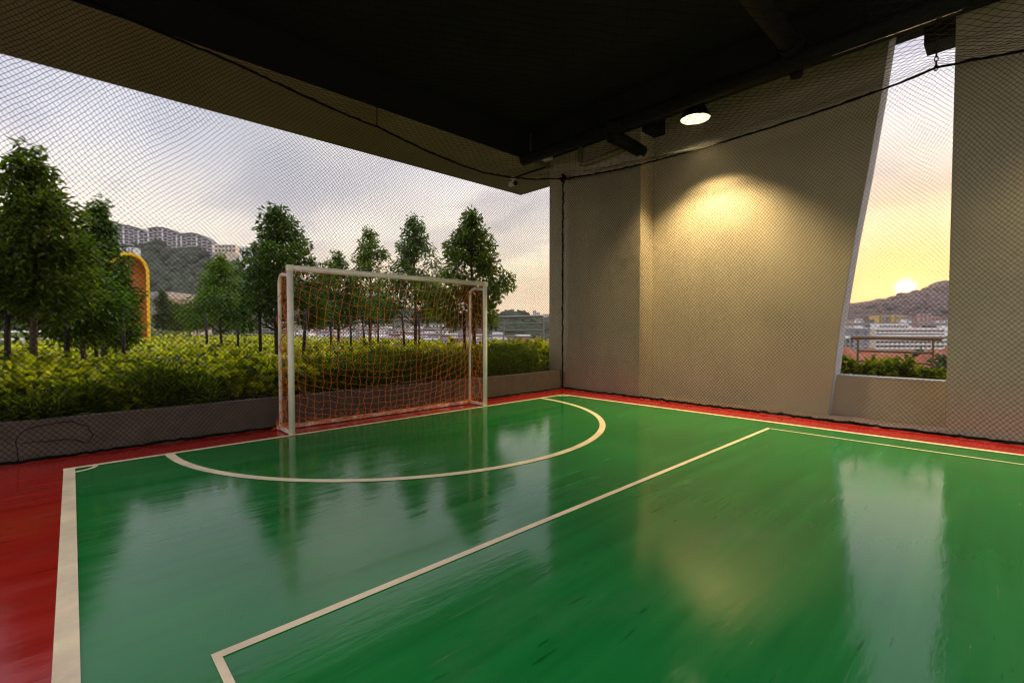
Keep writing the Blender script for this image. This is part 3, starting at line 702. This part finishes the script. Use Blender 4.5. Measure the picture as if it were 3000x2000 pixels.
hedge('broadleaf_hedge', 'yellow green broad leaved hedge filling the garden bed', [(-2.2, 3.4, 7.0, 8.6, .36, .66, 6500), (-3, 3.8, 8.6, 12, .36, .67, 9000), (3.4, 10.6, 8.3, 12, .36, .69, 8500), (-4, 10.8, 12, 20, .36, .68, 10000), (-5, 11, 20, 40, .36, .70, 8000), (7.0, 10.6, 7.15, 8.6, .36, .86, 1800)], 3, 'broad', .135, 'round')
hedge('fine_leaf_hedge', 'dark fine leaved clipped hedge along the planter wall behind the goal', [(2.7, 7.3, 6.9, 8.2, .36, .80, 26000)], 4, 'fine', .075, 'lance', (.18, .28), 1.2, top_frac=.55)
hedge('grassy_border_plants', 'dim grassy border plants at the left end of the planter wall', [(-2.4, 1.3, 6.82, 7.5, .36, .60, 9000)], 6, 'fine', .17, 'lance', (.07, .12), 1.4, cat='plants', top_frac=.5)
# bare stems in the shade below the hedge
rg0 = random.Random(8); sm = MB()
for k in range(150):
    x = rg0.uniform(-1.5, 7.4); y = rg0.uniform(6.86, 7.15); h = rg0.uniform(.15, .32)
    sm.tube([(x, y, .34), (x+rg0.uniform(-.05, .05), y+rg0.uniform(-.03, .06), .34+h)], [.006, .003], 4)
o = sm.build('hedge_stems', M['bark']); tag(o, 'thin bare stems at the shaded foot of the hedge', 'stems', None, 'stuff')
rgf = np.random.default_rng(21); nf = 700; ctr = rgf.uniform([-2, 7.3], [9.5, 15], (70, 2)); ii = rgf.integers(0, 70, nf)
CF = np.stack([ctr[ii, 0]+rgf.normal(0, .05, nf), ctr[ii, 1]+rgf.normal(0, .05, nf), .80+rgf.normal(0, .04, nf)], -1)
M['flower'] = mat('pale_flowers', (.62, .50, .52), .7, .2, 20)
o = leaf_obj('hedge_blossom', CF, rgf.normal(0, 1, (nf, 3)), np.full(nf, .022), np.full(nf, .018), M['flower'], rgf, None, 'lance'); tag(o, 'small pale blossoms scattered over the broad leaved hedge', 'flowers', None, 'stuff')

# ------------------------------------------------------------------ railings
def railing(label, p0, p1, zt, zr, npost, zb_, m, tr, group=None, overhang=.0, pw_=.022):
    c = Vector((*p0, zb_)); t = thing('railing', label, 'railing', c)
    d = Vector((p1[0]-p0[0], p1[1]-p0[1], 0)); dn = d.normalized()
    MB().tube([-dn*overhang+Vector((0, 0, zt-zb_)), d+dn*overhang+Vector((0, 0, zt-zb_))], tr, 10).build('top_rail', M[m], t, smooth=True)
    for z in zr: MB().tube([Vector((0, 0, z-zb_)), d+Vector((0, 0, z-zb_))], tr*.55, 8).build('rail', M[m], t, smooth=True)
    for k in range(npost):
        q = d*(k/(npost-1)); MB().box((q.x-pw_, q.y-pw_, 0), (q.x+pw_, q.y+pw_, zt-zb_-tr*.5)).build('post', M[m], t)
    return t
railing('steel roof edge railing of five bars beyond the hedge', (11.0, 10.2), (11.0, 50), 1.70, (1.47, 1.25, 1.03, .81), 22, .3, 'steel', .045)
railing('short bronze railing standing behind the parapet in the sunset gap', (9.6, .78), (9.6, 1.72), 1.165, (.945, .775), 2, .35, 'rail', .034, overhang=.10, pw_=.014)
# shrubs on the ledge between parapet and railing
def shrub(label, x, y, z, r, h, seed, n=420):
    rg = np.random.default_rng(seed); t = thing('ledge_shrub', label, 'shrub', (x, y, z), 0, 'shrubs on the ledge behind the parapet')
    mb = MB(); C_ = []; D_ = []
    for k in range(26):
        a = rg.uniform(0, 6.28); rr = r*rg.random()**.6; top = np.array([rr*math.cos(a), rr*math.sin(a), 1.3*h*rg.uniform(.6, 1.0)*(1-.35*(rr/r)**2)])
        mb.tube([(0, 0, 0), tuple(top*np.array([.6, .6, .6])), tuple(top)], [.008, .006, .003], 4)
        m_ = n//26
        C_.append(top[None]+rg.normal(0, .03, (m_, 3))); d = rg.normal(0, .7, (m_, 3)); d[:, 2] += .45; D_.append(d)
    mb.build('stems', M['bark'], t)
    C_ = np.concatenate(C_); l = .10*rg.uniform(.7, 1.2, len(C_))
    leaf_obj('foliage', C_, np.concatenate(D_), l, l*.58, M['gap'], rg, t, 'round'); return t
for k, (y, r_, h_, lb) in enumerate([(1.78, .20, .34, 'leftmost shrub in the sunset gap, against the leaning wall'), (1.42, .20, .33, 'second shrub from the left in the sunset gap'), (1.13, .23, .40, 'tallest glossy shrub in the middle of the sunset gap'), (.88, .17, .26, 'low shrub behind the right half of the parapet'), (.62, .14, .22, 'smallest shrub beside the right wall of the sunset gap')]):
    shrub(lb, 9.15, y, .36, r_, h_, 40+k)
tag(MB().box((8.72, -4, -.55), (11.2, 6.77, .36)).build('ledge_soil', M['soil']), kind='structure')

# ------------------------------------------------------------------ playground arch, bench and boxes at the left
a0 = at(383, 1010, 25); b0 = at(443, 1010, 25)
arch = thing('playground_arch', 'tall yellow rimmed arch shelter lined with orange panels', 'play structure', (a0.x, a0.y, .40), facing(383))
HW, HT = .86, 4.95
def arch_out(w, h): return [(-w, 0)]+[(-w*math.cos(a), h-w*1.25+w*1.25*math.sin(a)) for a in np.linspace(0, math.pi, 25)]+[(w, 0)]
def ring(mb, outer, inner, y0, y1):
    n = len(outer); vs = [(x, y0, z) for x, z in outer]+[(x, y0, z) for x, z in inner]+[(x, y1, z) for x, z in outer]+[(x, y1, z) for x, z in inner]; fs = []
    for i in range(n-1):
        fs += [(i, i+1, n+i+1, n+i), (2*n+i, 3*n+i, 3*n+i+1, 2*n+i+1), (i, 2*n+i, 2*n+i+1, i+1), (n+i, n+i+1, 3*n+i+1, 3*n+i)]
    return mb.add(vs, fs)
ring(MB(), arch_out(HW, HT), arch_out(HW-.14, HT-.16), -.06, 1.5).build('arch_rim', M['yellow'], arch)
MB().prism(arch_out(HW-.142, HT-.165), 1, .9, 1.0).build('back_panel', M['orangepanel'], arch)
for z in (.55, 1.35, 1.72, 2.1, 2.75):
    MB().box((-HW+.15, .86, z), (HW-.15, .898, z+.10)).build('panel_rib', M['orangepanel'], arch)
pb = at(262, 1030, 23)
pod = thing('play_house', 'low orange play house wall with round openings under the trees', 'play structure', (pb.x, pb.y, .4), facing(262))
ring(MB(), [(-1.2, 0), (-1.2, .95), (0, 1.0), (1.1, .95), (1.1, 0)], [(-.7, 0), (-.65, .35), (0, .5), (.55, .35), (.6, 0)], 0, .8).build('wall', M['orangepanel'], pod)
MB().box((-1.25, -.05, .96), (1.15, .85, 1.04)).build('roof', M['yellow'], pod)
bn = at(70, 1010, 19)
bench = thing('white_bench', 'white slatted bench frame at the left edge behind the trunks', 'bench', (bn.x, bn.y, .42), facing(70))
MB().box((-1.6, 0, .42), (1.1, .45, .48)).build('seat', M['white'], bench); MB().box((-1.6, .45, .72), (1.1, .50, .80)).build('back_rail', M['white'], bench)
for x in (-1.35, -.05, .9): MB().box((x, .02, 0), (x+.10, .52, .42)).build('leg', M['white'], bench)
hb = at(170, 1010, 24)
hedge('clipped_box_hedge', 'clipped brown green hedge behind the white bench', [(hb.x-5, hb.x+3, hb.y-.5, hb.y+.9, .4, 1.05, 3500)], 31, 'fine', .09, 'lance', (.3, .4))
# row of distant garden trees
rng = random.Random(3)
far_proto = None
for k, (px_, h_) in enumerate([(478, 3.3), (498, 3.6), (516, 3.5), (535, 3.4), (554, 3.6), (577, 4.0), (604, 4.4)]):
    g = ground(px_, 46+k*1.2, .45)
    lb = 'small round tree in the distant row beyond the lawn'
    if far_proto is None:
        far_proto = tree(lb, g, 4.6, .62, 77, 'leaffar', 1500, .2, 'distant_tree', 'distant row of garden trees', .30)
    else:
        r_ = far_proto.copy(); COL.objects.link(r_); r_.location = g; r_.rotation_euler = (0, 0, k*1.3); r_.scale = (1, 1, h_/4.6)
        for ch in list(far_proto.children):
            c_ = ch.copy(); COL.objects.link(c_); c_.parent = r_
g = at(700, 985, 45)
hedge('distant_low_hedge', 'dark low hedge in front of the distant tree row', [(g.x-16, g.x-4, 50, 51.2, .4, .95, 2500)], 33, 'fine', .2, 'lance', (.35, .5))

# ------------------------------------------------------------------ town: buildings
def bldg(label, x0, x1, yt, yb, depth, thick, m, rows, cols, name='apartment_block', cat='building', group=None, roofm='darkroof', slabs=False, winw=.55, winh=.5, zfoot=-14, win='glass', roof_h=.8):
    """a block standing square to the view: returns its Empty; windows are parts sharing one mesh"""
    a = at(x0, yt, depth); b = at(x1, yt, depth); zt = a.z; zlow = at(x0, yb, depth).z; wd = (b-a).length
    c = (a+b)/2; t = thing(name, label, cat, (c.x, c.y, zfoot), YAW-R(90), group)
    H_ = zt-zfoot
    MB().box((-wd/2, 0, 0), (wd/2, thick, H_-roof_h)).build('wall', M[m], t)
    MB().box((-wd/2-.3, -.3, H_-roof_h+.01), (wd/2+.3, thick+.3, H_)).build('roof', M[roofm], t)
    fh = (zt-zlow)/rows; fw = wd/cols
    wme = MB().box((-fw*winw/2, -.08, -fh*winh/2), (fw*winw/2, .1, fh*winh/2)).mesh('window', M[win])
    for r in range(rows):
        z = zlow+fh*(r+.5)-zfoot
        if z > H_-roof_h-fh*.3: z = H_-roof_h-fh*.5
        for q in range(cols):
            o = bpy.data.objects.new('window', wme); COL.objects.link(o); o.parent = t; o.location = (-wd/2+fw*(q+.5), 0, z)
        if slabs: MB().box((-wd/2-.2, -1.1, z-fh*.5), (wd/2+.2, -.09, z-fh*.5+fh*.34)).build('balcony', M[slabs], t)
    return t
# apartments through the gap
bldg('long white slab block with balcony bands seen through the sunset gap', 2566, 2768, 960, 1022, 250, 12, 'cream', 5, 16, slabs='white', winw=.6, winh=.55, roofm='white')
bldg('grey windowed tower left of the white slab block', 2500, 2549, 962, 1024, 240, 10, 'greyr', 6, 2, roofm='greyr', winw=.35, winh=.3)
bldg('yellow and grey apartment block under the ridge', 2574, 2656, 924, 947, 520, 14, 'yellowr', 4, 9, roofm='yellowr', winw=.45)
bldg('grey stair bay in front of the yellow apartment block', 2594, 2604, 927, 947, 515, 3, 'greyr', 4, 1, roofm='greyr')
bldg('second grey stair bay in front of the yellow apartment block', 2618, 2630, 921, 947, 515, 3, 'yellowr', 4, 1, roofm='greyr')
bldg('pink apartment block right of the yellow one', 2668, 2760, 928, 950, 540, 14, 'pink', 4, 9, roofm='pink', winw=.45)
bldg('taller pink stair tower on the pink apartment block', 2694, 2730, 918, 950, 535, 4, 'pink', 5, 3, roofm='greyr', winw=.5)
bldg('white lower block below the viaduct', 2576, 2660, 948, 962, 330, 8, 'white', 2, 10, roofm='white')
bldg('grey low block beside the leaning wall in the gap', 2466, 2502, 985, 1030, 200, 10, 'greyr', 4, 3, roofm='white')
rb = random.Random(4)
LOWR = ['cream low block far left in the gap under the ridge', 'small white block with a dark roof under the ridge', 'grey low block behind the viaduct', 'white stepped block right of the yellow apartments', 'cream block between the yellow and pink apartments', 'pale low block at the far right of the gap', 'small grey block at the foot of the ridge', 'brownish block partly behind the side wall']
for k, (x0_, w_) in enumerate([(2478, 26), (2508, 20), (2532, 30), (2656, 16), (2640, 20), (2752, 30), (2560, 24), (2776, 30)]):
    yy = 936+rb.uniform(-6, 8)
    bldg(LOWR[k], x0_, x0_+w_, yy, yy+16, 440+18*k, 8, ('cream', 'white', 'greyr', 'white', 'cream', 'white', 'greyr', 'pink')[k], 3, 4, 'low_block', group=None, roofm=('darkroof', 'greyr', 'tile')[k % 3])
v0 = at(2430, 946, 420); v1 = at(2850, 952, 420); cv = (v0+v1)/2
via = thing('viaduct', 'long grey viaduct crossing behind the white slab block', 'viaduct', (cv.x, cv.y, -14), YAW-R(90)); wl = (v1-v0).length
MB().box((-wl/2, 0, cv.z+12.6), (wl/2, 10, cv.z+14)).build('deck', M['tar'], via); MB().box((-wl/2, -.2, cv.z+14.002), (wl/2, .2, cv.z+15)).build('barrier', M['greyl'], via)
for k in range(5): MB().box((-wl/2+wl*(k+.5)/5-1, 3, 0), (-wl/2+wl*(k+.5)/5+1, 7, cv.z+12.6)).build('pier', M['tar'], via)
def house(label, px_, y_ridge, depth, w_, d_, rz, hroof=2.2, wall='white', zf=-14, name='tile_roof_house', group='tile roofed houses below the garden', windows=3):
    c = at(px_, y_ridge, depth); zr = c.z; t = thing(name, label, 'house', (c.x, c.y, zf), YAW-R(90)+rz, group)
    H_ = zr-zf-hroof
    MB().box((-w_/2, -d_/2, 0), (w_/2, d_/2, H_)).build('wall', M[wall], t)
    e = .45; k = .35*w_
    mb = MB().add([(-w_/2-e, -d_/2-e, H_-.1), (w_/2+e, -d_/2-e, H_-.1), (w_/2+e, d_/2+e, H_-.1), (-w_/2-e, d_/2+e, H_-.1), (-w_/2+k, 0, H_+hroof), (w_/2-k, 0, H_+hroof)],
                  [(0, 1, 5, 4), (1, 2, 5), (2, 3, 4, 5), (3, 0, 4), (3, 2, 1, 0)])
    mb.build('roof', M['tile'], t)
    wme = MB().box((-.6, -.06, -.55), (.6, .1, .55)).mesh('window', M['glass'])
    for q in range(windows):
        o = bpy.data.objects.new('window', wme); COL.objects.link(o); o.parent = t; o.location = (-w_/2+w_*(q+.5)/windows, -d_/2, H_-1.3)
    return t
house('wide orange tiled roof below the middle of the gap railing', 2640, 1024, 105, 12, 10, .15, 3.2)
house('steep orange tiled house at the left of the gap', 2478, 1016, 90, 5.5, 7, .5, 3)
house('dark red tiled house left of the wide orange roof', 2545, 1020, 95, 6, 8, -.3, 3.0)
house('orange tiled house at the right of the gap', 2735, 1022, 88, 7, 8, .55, 3.4)
house('tiled house against the right wall of the gap', 2790, 1014, 100, 6, 8, .1, 3.4)
house('red tiled roof seen past the end of the steel railing', 1536, 990, 100, 7.5, 8, .2, 1.5)
house('small red tiled roof left of the railing end', 1474, 998, 95, 5, 6, -.2, 1.2)
house('red tiled roof half hidden beside the pilaster', 1592, 998, 90, 5, 7, .3, 1.4)
house('red tiled roof low behind the right goal post', 1420, 1004, 95, 5, 6, .1, 1.2)
# white terraces across the valley, each row a long house
rt = random.Random(14)
TERR = []
for k, (y_, dpt) in enumerate([(950, 360), (958, 320), (966, 285), (974, 250), (982, 215), (990, 185)]):
    x = 905-k*14
    while x < (1330 if k < 3 else 1330+k*50):
        wpx = rt.uniform(20, 48); TERR.append((x, x+wpx-3, y_+rt.uniform(-3, 3), y_+8, dpt+rt.uniform(-12, 12))); x += wpx+(rt.uniform(8, 26) if rt.random() < .35 else 0)
pos = ['farthest', 'fourth', 'middle', 'second', 'nearest']
for k, (x0_, x1_, yt_, yb_, d_) in enumerate(TERR):
    bldg('white terraced house in the pale rows across the valley', x0_, x1_, yt_, yb_, d_, 7, 'white' if k % 4 else 'cream', 1, 3, 'terraced_house', 'house', 'white terraced houses across the valley', ('white', 'greyl', 'white', 'greyr', 'tile')[k % 5], False, .5, .5, roof_h=.9)
# condominiums on the hilltop: stepped blocks with arched roof lines
def condo(label, x0, x1, ytl, ytm, ytr, yb, depth, seed):
    a = at(x0, yb, depth); b = at(x1, yb, depth); c = (a+b)/2; wd = (b-a).length; sc = depth/FPX
    t = thing('hilltop_condominium', label, 'building', (c.x, c.y, c.z-14), YAW-R(90), 'curved condominiums on the hilltop')
    n = 14; pts = []
    for i in range(n+1):
        f = i/n; y = (1-f)**2*ytl+2*f*(1-f)*(2*ytm-(ytl+ytr)/2)+f*f*ytr
        pts.append((-wd/2+wd*f, (yb-y)*sc+14))
    MB().prism([(-wd/2, 0)]+pts+[(wd/2, 0)], 1, 0, 12).build('wall', M['condo'], t)
    rp = [(x, z+.05) for x, z in pts]; rq = [(x, z+1.3) for x, z in pts][::-1]
    MB().prism(rp+rq, 1, -1.5, 13).build('roof', M['darkroof'], t)
    nc = max(4, int(wd/5)); bay = wd/nc
    wm = MB().box((-bay*.36, -.15, -.95), (bay*.36, .1, .95)).mesh('window', M['glass']); bm = MB().box((-bay*.42, -1.3, -.45), (bay*.42, -.16, .05)).mesh('balcony', M['condo'])
    pm = MB().box((-.45, -1.5, 0), (.45, -.02, 1)).mesh('pier', M['white'])
    for q in range(nc):
        x = -wd/2+bay*(q+.5); top = np.interp(x, [p_[0] for p_ in pts], [p_[1] for p_ in pts]); z = top-2.0; r = 0
        lowest = 14-6*(q % 3 == 1)
        while z > lowest-4 and r < 8:
            o = bpy.data.objects.new('window', wm); COL.objects.link(o); o.parent = t; o.location = (x, 0, z)
            if q % 2 == 0:
                o = bpy.data.objects.new('balcony', bm); COL.objects.link(o); o.parent = t; o.location = (x, 0, z-.9)
            z -= 3.1; r += 1
        if q % 3 == 0:
            o = bpy.data.objects.new('pier', pm); COL.objects.link(o); o.parent = t; o.location = (x-bay/2+.45, 0, 4); o.scale = (1, 1, top-4.5)
condo('leftmost curved condominium on the hilltop, cut by the slim tree', 320, 436, 668, 664, 688, 724, 508, 1)
condo('middle curved condominium on the hilltop', 436, 532, 674, 671, 694, 728, 508, 2)
condo('rightmost curved condominium on the hilltop, stepping down', 532, 622, 692, 688, 716, 738, 508, 3)
bldg('small pale villa on the slope above the yellow arch', 352, 392, 722, 742, 440, 8, 'white', 2, 4, 'hill_villa', roofm='darkroof')
bldg('pale low villas on the shoulder right of the condominiums', 700, 752, 722, 744, 495, 8, 'white', 2, 6, 'hill_villa', roofm='white')
bldg('pale villa just left of the tall tree behind the goal', 628, 690, 716, 740, 500, 8, 'cream', 2, 6, 'hill_villa', roofm='white')
bldg('plain grey service building beside the yellow arch', 441, 491, 855, 985, 55, 8, 'greyl', 1, 1, 'service_building', roofm='greyl', winw=.01, winh=.01, zfoot=.4)
wb = bldg('white glazed stair head with red trim above the distant trees', 491, 520, 864, 890, 62, 5, 'white', 1, 4, 'stair_head', roofm='redtrim', zfoot=.4, winw=.5, winh=.6, roof_h=.15)
for k, (x0_, x1_, yt_, d_) in enumerate([(1557, 1570, 922, 1500), (1562, 1571, 909, 1560), (1571, 1582, 915, 1520), (1592, 1612, 920, 1480), (1584, 1590, 926, 1600)]):
    bldg(['grey city tower left of the skyline peak', 'tallest pointed city tower on the skyline', 'city tower right of the skyline peak', 'wide city block beside the pilaster edge', 'slim city tower low on the skyline'][k], x0_, x1_, yt_, 960, d_, 20, 'condo', 6, 2, 'city_tower', 'tower', 'distant city towers on the skyline', 'condo')
bldg('pale high rise far behind the tall goal tree', 926, 940, 770, 880, 700, 14, 'white', 12, 3, 'high_rise', 'tower', 'pale high rises far behind the trees', 'white')
bldg('second pale high rise behind the crossbar', 910, 922, 790, 880, 720, 14, 'white', 12, 3, 'high_rise', 'tower', 'pale high rises far behind the trees', 'white')

# ------------------------------------------------------------------ hills and far ground (structure), woodland (stuff)
def hill(name, ridge, d_foot, d_ridge, d_back, zfoot, seed, amp, m='wood', ncol=150, nrow=22):
    """loft from a foot line up to a ridge line and down behind it"""
    xs = np.linspace(ridge[0][0], ridge[-1][0], ncol); ry = np.interp(xs, [r[0] for r in ridge], [r[1] for r in ridge])
    rg = np.random.default_rng(seed); V = np.zeros((ncol, nrow+6, 3))
    for i, (x, y) in enumerate(zip(xs, ry)):
        pr_ = at(x, y, d_ridge); zr = pr_.z
        for j in range(nrow+6):
            if j <= nrow:
                f = j/nrow; d = d_foot+(d_ridge-d_foot)*f; zz = zfoot+(zr-zfoot)*(f**1.15)
            else:
                f = (j-nrow)/5; d = d_ridge+(d_back-d_ridge)*f; zz = zr+(zfoot-zr)*f
            q = at(x, 960, d); bump = amp*(math.sin(x*.021+j*.7+seed)+.6*math.sin(x*.05-j*1.1)) if 0 < j < nrow else 0
            V[i, j] = (q.x, q.y, zz+bump*min(1, (zr-zfoot)/40))
    n2 = nrow+6; I, J = np.meshgrid(np.arange(ncol-1), np.arange(n2-1), indexing='ij'); b_ = (I*n2+J).ravel()
    o = np_mesh(name, V.reshape(-1, 3), np.stack([b_, b_+n2, b_+n2+1, b_+1], -1), M[m], smooth=True); tag(o, kind='structure'); return V
def canopy(name, label, V, rows, n, size, seed, m='canopy'):
    """woodland on a slope: many lumpy crowns, one object"""
    rg = np.random.default_rng(seed); ico = bmesh.new(); bmesh.ops.create_icosphere(ico, subdivisions=2, radius=1)
    iv = np.array([v.co[:] for v in ico.verts]); ifc = np.array([[v.index for v in f.verts] for f in ico.faces]); ico.free()
    i = rg.uniform(0, V.shape[0]-1.01, n); j = rows[0]+(rows[1]-rows[0])*rg.random(n); i0 = i.astype(int); j0 = j.astype(int); fi = (i-i0)[:, None]; fj = (j-j0)[:, None]
    P_ = (V[i0, j0]*(1-fi)+V[i0+1, j0]*fi)*(1-fj)+(V[i0, j0+1]*(1-fi)+V[i0+1, j0+1]*fi)*fj
    s = size*rg.uniform(.5, 1.25, n)[:, None, None]
    lump = 1+.22*rg.normal(0, 1, (n, len(iv), 1))
    VV = P_[:, None, :]+iv[None]*s*lump*np.array([1, 1, .95])+np.array([0, 0, size*.35])
    FF = ifc[None]+np.arange(n)[:, None, None]*len(iv)
    o = np_mesh(name, VV.reshape(-1, 3), FF.reshape(-1, 3), M[m]); tag(o, label, 'woodland', None, 'stuff')
LH = hill('wooded_hill', [(-900, 640), (0, 690), (320, 706), (470, 714), (560, 724), (625, 736), (700, 752), (800, 790), (900, 832), (1000, 868), (1150, 905), (1350, 935), (1660, 948)], 372, 520, 720, -14, 2, 3.0)
canopy('hill_woodland', 'dense dark trees covering the hill below the condominiums', LH, (2, 21.6), 5200, 5.0, 9)
RH = hill('sunset_ridge', [(2150, 940), (2300, 925), (2480, 906), (2580, 881), (2650, 866), (2700, 852), (2790, 830), (3000, 790), (3500, 720)], 500, 900, 1300, -14, 5, 4.0)
canopy('ridge_woodland', 'trees covering the ridge under the setting sun, tinted mauve for haze', RH, (2, 22.4), 3000, 6.0, 10, 'ridgehaze')
NH = hill('valley_hill', [(1330, 982), (1430, 952), (1490, 931), (1525, 926), (1558, 940), (1595, 964), (1680, 985)], 240, 330, 420, -14, 7, 1.5, ncol=50)
VS = hill('valley_slope', [(860, 950), (1000, 953), (1350, 957), (1660, 965)], 165, 375, 420, -14, 4, .6, ncol=60)
canopy('valley_street_trees', 'dark tree clumps between the white terraced houses', VS, (1, 21), 210, 2.4, 15)
canopy('valley_woodland', 'dark trees on the small hill beyond the steel railing', NH, (3, 22.3), 700, 4.0, 12)
# trees among the red roofs in the gap
for k, (px_, y_, d_, lb) in enumerate([(2760, 1075, 60, 'dark round tree below the right of the gap railing'), (2690, 1046, 92, 'small tree between the tiled roofs in the gap')]):
    q = at(px_, y_, d_); tree(lb, (q.x, q.y, q.z-7), 8.5, 3.0, 90+k, 'leaffar', 2600, .3, 'street_tree', 'trees among the tiled houses', .5)
tag(MB().add([(-2600, -2600, -14), (2600, -2600, -14), (2600, 2600, -14), (-2600, 2600, -14)], [(0, 1, 2, 3)]).build('town_ground', M['land']), kind='structure')
tag(MB().box((-60, -20, -13.9), (11.25, 131, -.61)).build('podium_base', M['greyl']), kind='structure')

# ------------------------------------------------------------------ air
hz = MB().box((-2650, -2650, -15), (2650, 2650, 175)).build('haze', None)
hm = bpy.data.materials.new('haze_air'); hm.use_nodes = True; nt = hm.node_tree
nt.nodes.remove(nt.nodes['Principled BSDF']); pv = nt.nodes.new('ShaderNodeVolumePrincipled')
pv.inputs['Color'].default_value = (.84, .79, .88, 1); pv.inputs['Density'].default_value = .00015; pv.inputs['Anisotropy'].default_value = .45
nt.links.new(pv.outputs[0], nt.nodes['Material Output'].inputs['Volume'])
hz.data.materials.append(hm); tag(hz, kind='stuff')
